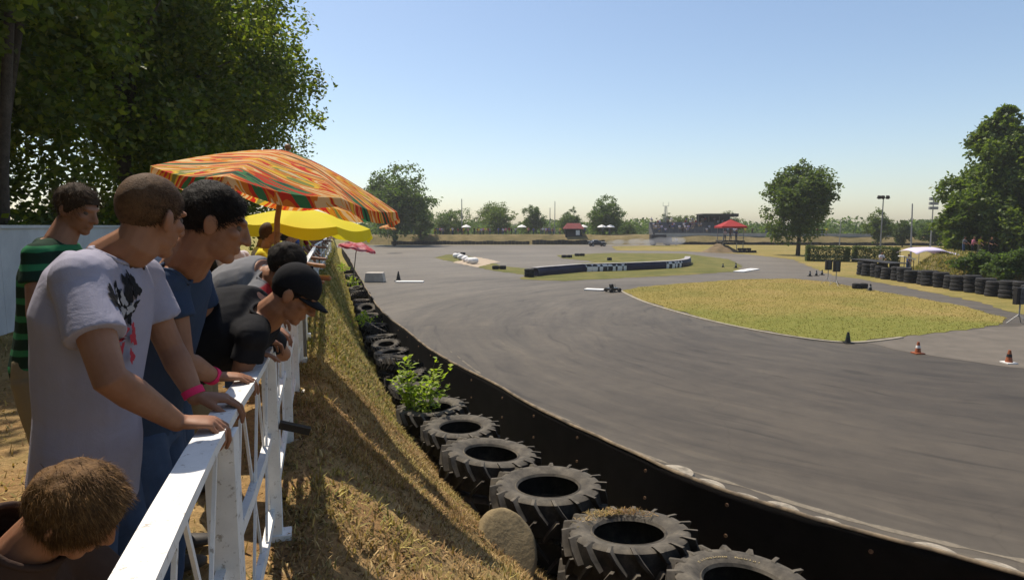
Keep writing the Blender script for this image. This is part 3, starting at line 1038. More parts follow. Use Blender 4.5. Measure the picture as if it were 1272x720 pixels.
# ------------------------------------------------------------------ trees
LEAF_NEAR = foliage('leaf_acacia', [(.055, .088, .016), (.12, .155, .022), (.075, .11, .018), (.22, .235, .035), (.04, .062, .013)], .5, .5)
LEAF_FAR = foliage('leaf_far', [(.046, .078, .024), (.078, .118, .032), (.058, .095, .028), (.105, .145, .036), (.038, .064, .022)], .5, .6)
LEAF_LIME = foliage('leaf_lime', [(.05, .08, .018), (.08, .115, .022), (.06, .09, .02), (.10, .13, .03)], .3, .6)
LEAF_PLANE = foliage('leaf_plane', [(.055, .09, .022), (.095, .13, .028), (.07, .105, .025), (.12, .155, .034), (.045, .072, .018)], .45, .6)
M_BARK = mat('bark', (.10, .08, .06), (.045, .036, .028), 9, .95, .6, 30, dist=.03)
def leaf_cloud(c, size, rs, flat=.35):
    n = len(c)
    d = rs.normal(0, 1, (n, 3)); d[:, 2] *= .7; d[:, 2] -= .25
    d /= np.linalg.norm(d, axis=1)[:, None]
    q = rs.normal(0, 1, (n, 3))
    s = np.cross(d, q); s /= np.linalg.norm(s, axis=1)[:, None] + 1e-9
    L = size * rs.uniform(.65, 1.35, n)[:, None]
    nrm = np.cross(d, s)
    v = np.stack([c, c + d * L * .5 + s * L * .3 + nrm * L * .06, c + d * L - nrm * L * .05, c + d * L * .5 - s * L * .3 + nrm * L * .06], 1).reshape(-1, 3)
    return v, np.arange(n * 4).reshape(n, 4)
def crown_pts(rs, c, r, lobes, n, clus=26, hollow=.5, cone=0.0, spire=False):
    """leaf positions: irregular lobes, leaf clumps on each lobe"""
    c = np.array(c, float); r = np.array(r, float)
    out = []
    L = []
    if spire:
        for k in range(lobes):
            zn = (k + rs.uniform(0, 1)) / lobes
            rad = (1 - zn) ** .62 * (.55 + .45 * min(1, zn * 5)) * (1 + .16 * math.sin(zn * 19))
            a = rs.uniform(0, 6.283); kk = rs.uniform(.25, .86) ** .7 * rad
            s_ = rs.uniform(.20, .34) * (.35 + .65 * rad)
            L.append((c + np.array((math.cos(a) * kk * r[0], math.sin(a) * kk * r[1], (zn * 2 - 1) * r[2] * .97)), np.array((r[0] * s_, r[1] * s_, r[0] * s_ * 1.1))))
        lobes = 0
        hollow = .35
    for k in range(lobes):
        u = rs.normal(0, 1, 3); u /= np.linalg.norm(u)
        k_ = rs.uniform(.30, .82)
        p = u * k_
        sc = 1 - cone * max(-1, min(1, p[2]))  * 1.0
        sc = max(.12, sc)
        q = c + np.array((p[0] * r[0] * sc, p[1] * r[1] * sc, p[2] * r[2]))
        a_ = rs.uniform(.26, .44)
        L.append((q, a_ * np.array((r[0] * min(1, sc + .1), r[1] * min(1, sc + .1), min(r[2], r[0] * 1.25)))))
    if not spire: L.append((c, r * .5))
    w = np.array([l[1][0] * l[1][2] for l in L]); w /= w.sum()
    for (q, lr), ww in zip(L, w):
        m_ = int(n * ww)
        k = max(4, m_ // clus)
        u = rs.normal(0, 1, (k, 3)); u /= np.linalg.norm(u, axis=1)[:, None]
        cl = q + u * lr[None] * (rs.uniform(hollow, 1.12, k) ** .8)[:, None]
        ci = rs.randint(0, k, m_)
        out.append(cl[ci] + rs.normal(0, 1, (m_, 3)) * np.array((1, 1, .75)) * lr[None] * .16)
    return np.concatenate(out)
def tree(name, label, base, h, crown_r, crown_c, lobes, n, size, mt, seed, group=None, trunk=.18, cone=0.0, low=None, limbs=9, clus=26, cat='tree', spire=False):
    rs = np.random.RandomState(seed)
    o = thing(name, label, cat, base, 0, group)
    pts = crown_pts(rs, crown_c, crown_r, lobes, n, clus, cone=cone, spire=spire)
    if low is not None:
        pts = pts[pts[:, 2] > low]
    v, f = leaf_cloud(pts, size, rs)
    np_mesh('crown', v, f, mt, o)
    mb = MB()
    top = crown_c[2] + crown_r[2] * .5
    tp = [V(.0, 0, -.2), V(.03 * h * .1, 0, h * .15), V(rs.uniform(-.03, .03) * h, rs.uniform(-.03, .03) * h, h * .4), V(rs.uniform(-.03, .03) * h + crown_c[0] * .7, rs.uniform(-.03, .03) * h + crown_c[1] * .7, top)]
    mb.tube(tp, [trunk * 1.35, trunk, trunk * .75, trunk * .15], 10)
    for k in range(limbs):
        t = rs.uniform(.3, .85)
        z0 = t * top
        a = rs.uniform(0, 6.28)
        p0 = V(crown_c[0] * .7 * t, crown_c[1] * .7 * t, z0)
        kr_ = .75 if not spire else .4 * (1 - t)
        e = V(crown_c[0] + math.cos(a) * crown_r[0] * kr_, crown_c[1] + math.sin(a) * crown_r[1] * kr_, min(z0 + rs.uniform(.15, .4) * h, crown_c[2] + crown_r[2] * .7))
        mid = p0.lerp(e, .5) + V(0, 0, .04 * h)
        mb.tube([p0, mid, e], [trunk * .4, trunk * .25, trunk * .06], 6)
    mb.build('trunk', M_BARK, o, True)
    return o
# the big dark trees on the left behind the white wall
LT = [((-10.2, 8.0), 12.5, (3.6, 3.4, 5.2), (0.2, 0, 7.0), 'tall dark tree at the left edge of the photo with several thin stems'),
      ((-10.9, 12.8), 14, (4.1, 3.8, 6.0), (.3, 0, 7.6), 'broad dark tree second in the row behind the white wall'),
      ((-11.3, 18.0), 14, (4.3, 4.2, 6.4), (.2, 0, 7.4), 'dark leafy tree above the cropped hair of the man in white'),
      ((-12.4, 23.5), 14, (4.4, 4.4, 6.8), (.3, 0, 7.4), 'dense tree behind the striped parasol with sunlit right side'),
      ((-14.3, 29.0), 14, (4.1, 4.3, 6.8), (.3, 0, 6.8), 'last tree of the dark row, its bright ragged edge against the sky'),
      ((-15.5, 15.0), 15, (4.6, 4.6, 7.0), (.2, 0, 7.5), 'tree in the second row seen through gaps at the left')]
for i, ((x, y), h, cr, cc, lab) in enumerate(LT):
    tree('shade_tree', lab, (x, y, TOP), h, cr, cc, 44, 62000, .17, LEAF_NEAR, 40 + i, 'dark trees behind the spectators', trunk=.2, limbs=14, clus=70)
for i, (x, y) in enumerate(((-9.0, 1.5), (-8.6, -4.5), (-8.0, -10.5), (-4.2, -6.5), (0.2, -10.0))):  # unseen trees added around and behind the camera to cut the sky fill
    tree('shade_tree', ['dark tree of the row behind the white wall, beyond the left edge of the photo', 'dark tree of the row behind the camera at the left', 'farthest tree of the row behind the camera', 'tree on the bank behind the camera', 'tree at the track side of the bank behind the camera'][i], (x, y, TOP if i < 4 else 2.0), 12, (4.3, 4.3, 5.8), (0, 0, 6.6), 30, 26000, .34, LEAF_NEAR, 140 + i, 'dark trees behind the spectators', trunk=.2, limbs=8)
# thin stems of the first tree clump
for i, (x, y, lx, ly) in enumerate(((-8.6, 9.6, -.5, .3), (-8.9, 10.6, .4, .2), (-8.2, 8.8, .1, -.3), (-9.8, 11.4, .5, .6))):
    mb = MB()
    mb.tube([(0, 0, -.2), (lx * .3, ly * .3, 2.5), (lx, ly, 5.5), (lx * 2, ly * 2, 8.5)], [.11, .09, .07, .03], 8)
    o = mb.build('tree_stem', M_BARK, None, True, loc=(x, y, TOP))
    tag(o, ['slim dark tree stem leaning left behind the wall', 'slim dark tree stem leaning right behind the wall', 'straight thin tree stem closest behind the wall', 'thin tree stem farther back leaning right'][i], 'tree stem')
# dark bushes under them
bush_labels = ['dark bush behind the white wall at the left edge', 'dark bush under the trees behind the man in green', 'dark bush under the trees behind the man in white', 'dark bush filling the gap under the striped parasol', 'bush under the last trees beside the yellow parasol', 'dark bush far behind the left trees', 'thick bush at the far end of the white wall']
for i, (x, y, rr, hh) in enumerate(((-9.0, 7.2, 1.5, 1.9), (-9.6, 10.5, 1.6, 2.0), (-10.8, 14.5, 1.8, 2.2), (-12.2, 19.0, 2.0, 2.4), (-14.0, 26.0, 2.2, 2.4), (-14.5, 11.0, 2.4, 2.6), (-13.6, 22.5, 2.0, 2.6))):
    rs = np.random.RandomState(70 + i)
    o = thing('bush', bush_labels[i], 'bush', (x, y, TOP), 0, 'bushes under the dark trees')
    v, f = leaf_cloud(crown_pts(rs, (0, 0, hh * .55), (rr, rr, hh * .75), 12, 9000, 20), .15, rs)
    np_mesh('foliage', v, f, LEAF_NEAR, o)
    mb = MB(); mb.tube([(0, 0, -.1), (0, 0, hh * .7)], [.06, .02], 6); mb.build('stem', M_BARK, o)

def far_tree(px, base_y, top_y, width_px, label, mt, seed, kind='round', n=5000, Y=None, base_z=0.0, lobes=16, size=None, cone=0.08, name='far_tree', group='trees beyond the circuit', trunk_px=.12, spire=False):
    g0 = G(px, base_y, base_z) if Y is None else V(P(px, 300, Y).x, Y, base_z)
    k = FPX / math.hypot(g0.y * math.cos(PITCH), .01)
    h = P(px, top_y, g0.y).z - base_z
    rx = width_px / k / 2
    low = h * trunk_px
    cz = (h + low) / 2
    return tree(name, label, g0, h, (rx, rx, (h - low) / 2 * 1.02), (0, 0, cz), int(lobes * 1.7), int(n * 2.0), size or max(.28, h * .034), mt, seed, group, trunk=h * .018, cone=cone, limbs=7, low=low * .6, spire=spire)
far_tree(490, 0, 205, 96, 'tall dark green tree beyond the tip of the striped parasol', LEAF_FAR, 1, Y=130, n=9000, lobes=22)
far_tree(523, 0, 250, 50, 'lower tree beside the tall one beyond the striped parasol', LEAF_FAR, 2, Y=140)
far_tree(560, 0, 256, 56, 'round dark tree left of the pale willow on the far side', LEAF_FAR, 3, Y=158)
far_tree(553, 0, 270, 28, 'small pale green bush in front of the round dark tree', LEAF_LIME, 33, Y=150, n=2000)
far_tree(615, 0, 251, 56, 'wide pale willow like tree in the middle of the far row', LEAF_PLANE, 4, Y=160, n=7000, lobes=20)
far_tree(663, 0, 257, 34, 'small conical dark tree right of the pale willow', LEAF_FAR, 5, Y=162, cone=.3)
far_tree(708, 0, 259, 32, 'small conical tree directly behind the red roofed hut', LEAF_FAR, 6, Y=165, cone=.35)
far_tree(749, 0, 246, 56, 'broad dark tree right of the red roofed hut', LEAF_FAR, 7, Y=150, n=7000, lobes=20)
far_tree(781, 0, 272, 34, 'low shrubby tree above the smoking car', LEAF_FAR, 8, Y=160, n=2500)
far_tree(826, 0, 262, 22, 'thin pale tree against the lattice mast', LEAF_LIME, 9, Y=160, n=2500)
far_tree(848, 0, 263, 44, 'pale green tree beside the grandstand roof', LEAF_LIME, 10, Y=162, n=4000)
far_tree(903, 0, 263, 44, 'round tree behind the red canopy of the lookout', LEAF_LIME, 11, Y=160, n=4000)
far_tree(991, 317, 197, 86, 'single rounded plane tree standing alone beside the clipped hedge', LEAF_PLANE, 12, n=12000, lobes=26, size=.42, trunk_px=.2, name='plane_tree', group=None)
far_tree(1090, 0, 263, 38, 'rounded tree behind the twin lamp floodlight mast', LEAF_PLANE, 13, Y=120, n=4500)
far_tree(1121, 0, 271, 32, 'rounded tree behind the leaning mast', LEAF_LIME, 14, Y=122, n=4500)
far_tree(1155, 0, 277, 42, 'low dark tree below the slender floodlight mast', LEAF_FAR, 15, Y=118, n=4500)
LEAF_BIG = foliage('leaf_poplar', [(.055, .09, .018), (.11, .15, .024), (.075, .115, .02), (.15, .19, .03), (.04, .065, .015)], .42, .5)
far_tree(1236, 0, 134, 150, 'very tall tapering tree at the right with sunlit left side', LEAF_BIG, 16, Y=66, n=26000, lobes=70, spire=True, size=.42, name='tall_tree', group=None, trunk_px=.08)
far_tree(1292, 0, 150, 130, 'tall dark tree cut off by the right edge of the photo', LEAF_BIG, 17, Y=72, n=14000, lobes=50, spire=True, size=.42, name='tall_tree', group=None, trunk_px=.05)
far_tree(1194, 0, 232, 46, 'bright lower tree hugging the left of the tall tree', LEAF_BIG, 18, Y=64, n=5000, lobes=14, size=.4, name='tall_tree', group=None)
# the wooded horizon that reads as one mass
rs = np.random.RandomState(99)
cs = []
for k in range(900):
    a = R(rs.uniform(-34, 44)); d = rs.uniform(200, 260)
    cx_, cy_ = math.sin(a) * d, math.cos(a) * d
    hh = rs.uniform(3.5, 7.2) * (.75 + .3 * math.sin(a * 23) ** 2)
    cs.append(np.array((cx_, cy_, hh * .5)) + np.clip(rs.normal(0, 1, (90, 3)), -1.5, 1.35) * np.array((2.6, 2.6, hh * .28)))
v, f = leaf_cloud(np.concatenate(cs), 1.0, rs)
tag(np_mesh('woods', v, f, LEAF_FAR), kind='stuff')

# ------------------------------------------------------------------ far bank with its tyre foot
def fb(x):                                             # front foot of the far bank
    return 139 - .0016 * (x - 5) ** 2
m = NT('far_bank_grass')
v = m.coord('Object')
c = m.ramp(m.noise(v, .25, 6, .7), [(.3, (.085, .075, .03)), (.5, (.15, .12, .055)), (.7, (.22, .17, .085))])
m.col(m.mix(.4, c, m.ramp(m.noise(v, 2.5, 4, .7), [(.3, (.6, .6, .6)), (.7, (1.35, 1.3, 1.3))]), 'MULTIPLY'))
m.rough(.95, .1)
xs = np.linspace(-34, 130, 110)
rows = []
for x in xs:
    y = fb(x)
    w_ = .25 * math.sin(x * .7)
    rows.append([(x, y, -.02), (x, y + .8, .55), (x, y + 3.2 + w_, 1.75 + .12 * math.sin(x * .31)), (x, y + 4.2, 2.1 + .1 * math.sin(x * .2)), (x, y + 14, 2.1), (x, y + 22, -.02)])
rows = np.array(rows); ii = np.arange(rows.shape[0] * 6).reshape(-1, 6)
ff = np.stack([ii[:-1, :-1], ii[1:, :-1], ii[1:, 1:], ii[:-1, 1:]], -1).reshape(-1, 4)
tag(np_mesh('far_bank', rows.reshape(-1, 3), ff, m.m, smooth=True), kind='structure')
FBZ = 2.1
M_FT = mat('old_rubber', (.030, .028, .027), (.012, .012, .012), 2, .85)
M_CONC = mat('pale_concrete', (.42, .40, .37), (.30, .29, .27), .8, .9)
# tyre wall along the foot of the bank, and a pale concrete wall farther right
def run(name, x0, x1, h, w, mt, label, cat, dy=-.35, z=0, seg=1.0, bumpy=0.0):
    mb = MB()
    n = max(2, int((x1 - x0) / seg))
    for i in range(n):
        a, b_ = x0 + (x1 - x0) * i / n, x0 + (x1 - x0) * (i + 1) / n
        hh = h * (1 + bumpy * math.sin(i * 7.3))
        mb.beam((a, fb(a) + dy, z + hh / 2), (b_ - .06 * seg * (bumpy > 0), fb(b_) + dy, z + hh / 2), w, hh)
    return tag(mb.build(name, mt), label, cat)
run('tyre_wall', -27, 4, .75, .7, M_FT, 'low dark tyre wall along the foot of the far bank at the left', 'tyre wall', bumpy=.12, seg=.8)
run('tyre_wall', 4.6, 21, .95, .7, M_FT, 'low dark tyre wall beneath the red roofed hut on the far bank', 'tyre wall', bumpy=.12, seg=.8)
run('concrete_wall', 33, 62, .75, .25, M_CONC, 'long pale concrete wall below the grandstand', 'wall', dy=3.6, z=1.75, seg=3)
run('concrete_wall', 62.5, 112, .7, .25, M_CONC, 'pale concrete wall beyond the lone plane tree', 'wall', dy=3.6, z=1.75, seg=3)
run('tyre_wall', 34, 96, .6, .6, M_FT, 'dark tyre wall at the foot of the bank below the grandstand', 'tyre wall', bumpy=.12, seg=.8)

# ------------------------------------------------------------------ far people (a few pixels tall)
def multi(name, parts, mats):
    """one mesh, several material slots: parts = list of (MB, slot)"""
    V_, F_, I_ = [], [], []
    for mb, s in parts:
        o = len(V_); V_ += mb.v; F_ += [tuple(q + o for q in f) for f in mb.f]; I_ += [s] * len(mb.f)
    me = bpy.data.meshes.new(name); me.from_pydata(V_, [], F_)
    for q in mats: me.materials.append(q)
    me.polygons.foreach_set('material_index', I_)
    me.polygons.foreach_set('use_smooth', [True] * len(F_))
    return me
M_SKIN = NT('skin')
v = M_SKIN.coord('Object')
f = M_SKIN.noise(v, 9, 5, .6)
M_SKIN.col(M_SKIN.ramp(f, [(.3, (.215, .10, .056)), (.55, (.275, .135, .078)), (.75, (.32, .165, .10))]))
M_SKIN.rough(.55, .25)
M_SKIN.b.inputs['Subsurface Weight'].default_value = .12
M_SKIN.b.inputs['Subsurface Radius'].default_value = (.012, .005, .003)
M_SKIN.b.inputs['Subsurface Scale'].default_value = 1.0
M_SKIN.bump(M_SKIN.noise(v, 160, 4, .6), .12, .002)
M_SKIN = M_SKIN.m
def hair_mat(name, a, b):
    m = NT(name)
    vv_ = m.coord('Object')
    g_ = m.n('ShaderNodeNewGeometry').outputs['Random Per Island']
    m.col(m.mix(1.0, m.ramp(m.noise(vv_, 45, 5, .7), [(.3, b), (.7, a)]), m.ramp(g_, [(0, .55), (.6, 1.0), (1, 1.9)]), 'MULTIPLY'))
    m.rough(.7, .15)
    m.bump(m.noise(vv_, 190, 3, .7), .7, .004)
    return m.m
M_HDARK = hair_mat('dark_hair', (.022, .016, .012), (.008, .006, .005))
M_HBROWN = hair_mat('brown_hair', (.085, .050, .024), (.035, .02, .01))
M_HLIGHT = hair_mat('light_brown_hair', (.17, .092, .034), (.06, .03, .012))
CLOTH = {}
def cloth(name, c, c2=None, sc=120):
    if name in CLOTH: return CLOTH[name]
    m = NT(name)
    v = m.coord('Object')
    c2 = c2 or tuple(q * .86 for q in c)
    m.col(m.ramp(m.noise(v, 7, 4, .6), [(.3, c2), (.7, c)]))
    m.rough(.9, .12)
    h = m.math('ADD', m.noise(v, 11, 3, .55, .6), m.math('MULTIPLY', m.noise(v, 300, 2, .6), .12))
    m.bump(h, .45, .012)
    CLOTH[name] = m.m
    return m.m
C_WHITE = cloth('white_cotton', (.56, .55, .62))
C_NAVY = cloth('navy_cotton', (.035, .055, .10))
C_BLACK = cloth('black_cotton', (.014, .014, .016))
C_GREY = cloth('grey_cotton', (.17, .17, .18))
C_RED = cloth('red_cotton', (.22, .016, .02))
C_BLUE = cloth('blue_cotton', (.05, .09, .25))
C_YELLOW = cloth('yellow_cotton', (.55, .48, .03))
C_DENIM = cloth('denim', (.055, .085, .15), (.035, .055, .10))
C_KHAKI = cloth('khaki_cotton', (.22, .18, .11))
C_BROWN = cloth('brown_cotton', (.055, .035, .028))
C_PINK = cloth('pink_cotton', (.55, .20, .25))
C_LILAC = cloth('lilac_cotton', (.50, .45, .62))
M_SHOE = mat('shoe_leather', (.05, .045, .04), None, 10, .6)
def small_person(lean=0.0, seed=0, shirt=C_WHITE, legs=C_DENIM, hair=M_HDARK, sit=False):
    rs = np.random.RandomState(seed)
    a, b_, c_, d_ = MB(), MB(), MB(), MB()
    hz = .92
    if sit:
        hz = .45
        for s in (-1, 1):
            b_.tube([(s * .09, 0, hz), (s * .11, .42, hz + .02), (s * .11, .44, .05)], [.085, .07, .05], 8, 'round')
    else:
        for s in (-1, 1):
            b_.tube([(s * .09, 0, hz), (s * .11, .03, .48), (s * .12, 0, .06)], [.09, .068, .048], 8, 'round')
            b_.tube([(s * .12, -.05, .04), (s * .13, .16, .035)], .04, 8, 'round')
    L = lean
    ch = V(0, math.sin(L) * .36, hz + math.cos(L) * .36)
    nk = V(0, math.sin(L) * .54, hz + math.cos(L) * .54)
    a.loft([(V(0, 0, hz - .04), V(.15, 0, 0), V(0, .10, 0)), (V(0, 0, hz + .1).lerp(ch, .3), V(.145, 0, 0), V(0, .10, 0)), (ch, V(.18, 0, 0), V(0, .115, 0)), (ch.lerp(nk, .7), V(.16, 0, 0), V(0, .09, 0)), (nk, V(.06, 0, 0), V(0, .06, 0))], 12)
    hd = nk + V(0, math.sin(L) * .1 + .05, .15)
    for s in (-1, 1):
        sh = ch.lerp(nk, .6) + V(s * .18, 0, 0)
        fw = rs.uniform(.0, .25)
        el = sh + V(s * .05, fw, -.25)
        wr = el + V(-s * .04 * rs.rand(), .12 + rs.uniform(0, .15), -.14 + rs.uniform(-.08, .2))
        a.tube([sh, sh.lerp(el, .75)], [.06, .055], 8, 'round')
        c_.tube([sh.lerp(el, .6), el, wr, wr + (wr - el).normalized() * .14], [.045, .042, .03, .032], 8, 'round')
    c_.tube([nk - V(0, 0, .03), hd], [.055, .05], 8)
    c_.ball(hd, (.075, .092, .115), None, 12, 8)
    c_.ball(hd + V(0, .09, -.02), (.014, .018, .02), None, 6, 5)
    d_.ball(hd + V(0, -.018, .022), (.083, .093, .108), None, 12, 8)
    return multi('person', [(a, 0), (b_, 1), (c_, 2), (d_, 3)], [shirt, legs, M_SKIN, hair])
SHIRTS = [('white shirt', C_WHITE), ('red shirt', C_RED), ('black shirt', C_BLACK), ('blue shirt', C_BLUE), ('yellow shirt', C_YELLOW), ('pale pink top', C_PINK), ('grey shirt', C_GREY), ('lilac top', C_LILAC)]
PM, PS = [], []
for i, (nm, cl) in enumerate(SHIRTS):
    PM.append((nm, small_person(.05 + .03 * (i % 3), i, cl, [C_DENIM, C_KHAKI, C_BLACK][i % 3], [M_HDARK, M_HBROWN, M_HLIGHT][i % 3])))
    PS.append((nm, small_person(.15, 30 + i, cl, [C_KHAKI, C_DENIM, C_BLACK][i % 3], [M_HDARK, M_HBROWN, M_HLIGHT][(i + 1) % 3], True)))
def person_at(me, loc, rz, label, group, s=1.0):
    o = bpy.data.objects.new('person', me)
    COL.objects.link(o)
    o.location = loc; o.rotation_euler = (0, 0, rz); o.scale = (s,) * 3
    return tag(o, label, 'person', group)
rs = np.random.RandomState(21)
for k in range(64):
    px = rs.uniform(505, 765) if k < 44 else rs.uniform(520, 700)
    x = (px - 636) / FPX * 144
    q = rs.randint(0, len(PM))
    person_at(PM[q][1], (x, fb(x) + rs.uniform(4.4, 8.5), FBZ), rs.uniform(2.6, 3.7), 'tiny spectator in a %s standing on the far bank' % PM[q][0], 'spectators on the far bank', rs.uniform(.92, 1.05))
M_PARA = mat('white_canvas', (.80, .78, .74), None, 3, .8)
M_POLE = mat('grey_metal', (.30, .30, .30), (.2, .2, .2), 6, .5, metal=.3)
for i, (px, lab) in enumerate(((580, 'small white parasol in front of the round dark tree on the far bank'), (648, 'small white parasol between the willow and the conical tree'), (723, 'white parasol beside the red roofed hut'), (746, 'left one of two white parasols right of the red roofed hut'), (756, 'right one of two white parasols right of the red roofed hut'), (518, 'small white parasol nearest the striped parasol tip on the far bank'))):
    x = (px - 636) / FPX * 146
    o = thing('parasol', lab, 'parasol', (x, fb(x) + 6, FBZ), 0, 'white parasols on the far bank')
    mb = MB(); mb.lathe([(1.15, 1.75), (.75, 2.08), (.05, 2.35), (.02, 2.33), (.72, 2.04), (1.12, 1.72)], 12, loop=True); mb.build('canopy', M_PARA, o)
    mb = MB(); mb.tube([(0, 0, 0), (0, 0, 2.3)], .025, 6); mb.build('pole', M_POLE, o)
# red roofed hut
M_REDROOF = mat('dull_red_tile', (.20, .035, .035), (.12, .02, .02), 2, .8)
M_DARK = mat('dark_board', (.03, .027, .025), None, 3, .85)
x = (710 - 636) / FPX * 147
hut = thing('hut', 'small open hut with dull red pitched roof on the far bank', 'hut', (x, fb(x) + 4.5, 1.6))
mb = MB(); mb.add([(-2.4, -1.7, 1.9), (2.4, -1.7, 1.9), (2.4, 1.7, 1.9), (-2.4, 1.7, 1.9), (-1.5, 0, 3.2), (1.5, 0, 3.2)], [(3, 2, 1, 0), (0, 1, 5, 4), (2, 3, 4, 5), (1, 2, 5), (3, 0, 4)]); mb.build('roof', M_REDROOF, hut)
mb = MB(); mb.box((0, 1.2, .95), (4.0, .12, 1.9)); mb.box((-1.9, 0, .95), (.12, 2.3, 1.9)); mb.box((0, -1.2, .5), (4.0, .1, 1.0)); mb.build('wall', M_DARK, hut)
mb = MB(); mb.box((.9, -1.27, 1.0), (.9, .05, 1.1)); mb.build('white_board', M_PARA, hut)
for sx_ in (-1.9, 1.9):
    mb = MB(); mb.beam((sx_, -1.3, 0), (sx_, -1.3, 1.9), .12, .12, (0, 1, 0)); mb.build('post', M_DARK, hut)

# grandstand with its crowd
x0 = (829 - 636) / FPX * 152
gs = thing('grandstand', 'stepped grandstand full of people with a dark flat roof at one end', 'grandstand', (x0, 146, 1.6))
M_STEP = mat('grey_terrace', (.13, .13, .14), (.08, .08, .09), 2, .9)
LX = 20
mb = MB()
for k in range(5):
    mb.box((LX / 2 - 5, 1.0 + k * .9, .55 + k * .3), (LX, .9, 1.1 + k * .6))
mb.build('terrace', M_STEP, gs)
mb = MB(); mb.box((LX - 9, 3.0, 5.3), (8.5, 5.5, .35)); mb.box((LX - 9, .35, 5.0), (8.5, .1, .5)); mb.build('roof', M_DARK, gs)
for k in range(4):
    mb = MB(); mb.beam((LX - 12.8 + k * 2.6, 5.4, 0), (LX - 12.8 + k * 2.6, 5.4, 5.2), .16, .16, (0, 1, 0)); mb.build('post', M_POLE, gs)
mb = MB(); mb.box((LX - 9, 5.6, 4.0), (8.3, .1, 2.4)); mb.build('back_wall', M_DARK, gs)
mb = MB(); mb.beam((-5, .45, 2.0), (15, .45, 2.0), .05, .05); [mb.beam((-5 + k * 2, .45, 1.0), (-5 + k * 2, .45, 2.0), .04, .04, (0, 1, 0)) for k in range(11)]; mb.build('handrail', M_POLE, gs)
for k in range(62):
    r_ = rs.randint(0, 5); q = [0, 2, 3, 6, 7, 6, 0, 1][rs.randint(0, 8)]
    person_at(PS[q][1], (x0 - 4.6 + rs.uniform(0, 19), 146 + 1.0 + r_ * .9, 1.6 + 1.1 + r_ * .6 - .05), math.pi + rs.uniform(-.3, .3), 'tiny seated spectator in a %s on the grandstand' % PS[q][0], 'spectators on the grandstand')
for k in range(16):
    px = rs.uniform(930, 1045); x = (px - 636) / FPX * 132; q = rs.randint(0, 8)
    person_at(PM[q][1], (x, fb(x) + rs.uniform(5, 8), FBZ), rs.uniform(2.6, 3.7), 'tiny spectator in a %s standing beyond the plane tree wall' % PM[q][0], 'spectators beyond the lone plane tree')

# dark lorry, lattice mast by the stand
M_LORRY = mat('dark_blue_paint', (.015, .017, .032), None, 2, .4, spec=.5)
lx = (818 - 636) / FPX * 132
lo = thing('lorry', 'dark box lorry parked at the track edge below the grandstand', 'lorry', (lx, 131, 0))
mb = MB(); mb.box((-.5, 0, 1.45), (3.2, 1.9, 1.75)); mb.build('box_body', M_LORRY, lo)
mb = MB(); mb.box((1.75, 0, 1.15), (1.2, 1.8, 1.3), None, .85); mb.build('cab', M_LORRY, lo)
M_GLASS = mat('dark_glass', (.05, .06, .07), None, 2, .1, spec=.6)
mb = MB(); mb.box((2.02, 0, 1.45), (.5, 1.86, .4), None, .9); mb.build('windscreen', M_GLASS, lo)
for wx in (-1.5, 1.6):
    for wy in (-.9, .9):
        mb = MB(); mb.tube([(wx, wy - .12, .42), (wx, wy + .12, .42)], .42, 14); mb.build('wheel', M_FT, lo)
q_ = (838 - 636) / FPX * 130
person_at(PM[0][1], (q_, 129, 0), 2.9, 'marshal in pale clothes standing beside the dark lorry', None)

def mast(name, label, px, top_px, Y, base_z=0.0, kind='pole', lean=0.0, r=.12):
    g0 = V(P(px, 300, Y).x, Y, base_z)
    h = P(px, top_px, Y).z - base_z
    o = thing(name, label, 'mast', g0)
    mb = MB(); mb.tube([(0, 0, 0), (lean * h, 0, h)], [r, r * .6], 8); mb.build('pole', M_POLE, o)
    if kind == 'lamps':
        mb = MB(); mb.beam((-.9, 0, h), (.9, 0, h), .1, .1); mb.build('crossbar', M_POLE, o)
        for s in (-.7, -.2, .45):
            mb = MB(); mb.box((s, -.2, h + .1), (.36, .3, .42), Matrix.Rotation(R(25), 3, 'X')); mb.build('lamp', M_DARK, o)
    if kind == 'head':
        mb = MB()
        for dz in (-.9, -.1, .7): mb.box((0, -.1, h + dz), (1.5, .35, .5))
        mb.build('lamp', M_POLE, o)
        mb = MB(); mb.tube([(0, 0, h - 1), (0, 0, h + 1.2)], .08, 6); mb.build('head_pole', M_POLE, o)
    if kind == 'lattice':
        mb = MB()
        for k in range(14):
            z = h * (.4 + .6 * k / 14); zz = h * (.4 + .6 * (k + 1) / 14); w0, w1 = .5 * (1.5 - k / 14), .5 * (1.5 - (k + 1) / 14)
            for s in (-1, 1):
                mb.beam((s * w0, 0, z), (s * w1, 0, zz), .06, .06, (0, 1, 0)); mb.beam((s * w0, 0, z), (-s * w1, 0, zz), .05, .05, (0, 1, 0))
        mb.build('lattice', M_POLE, o)
        mb = MB(); mb.beam((-.7, 0, h), (.7, 0, h), .08, .08); [mb.beam((s, 0, h), (s, 0, h + 1), .06, .06, (0, 1, 0)) for s in (-.7, .7)]; mb.build('aerial', M_POLE, o)
    return o
mast('mast', 'pole with a small head rising above the round dark tree', 574, 247, 150, 0, 'pole', 0, .16)
mast('mast', 'shorter one of two thin masts right of the pale willow', 683, 258, 155, 0, 'pole', 0, .13)
mast('mast', 'taller one of two thin masts right of the pale willow', 689, 250, 155, 0, 'pole', 0, .13)
mast('mast', 'lattice mast with aerial left of the grandstand', 826, 256, 152, 0, 'lattice', 0, .12)
mast('mast', 'thin pole just right of the lone plane tree', 1043, 272, 110, 0, 'pole', 0, .1)
mast('floodlight', 'tall floodlight mast with a crossbar of lamps behind the hedge', 1094, 246, 84, 0, 'lamps', 0, .11)
mast('floodlight', 'slender floodlight mast with a small lamp cluster left of the tall tree', 1156, 252, 108, 0, 'head', 0, .13)
mast('mast', 'dark leaning mast beside the lilac sunshade', 1133, 253, 60, 0, 'pole', -.035, .09)
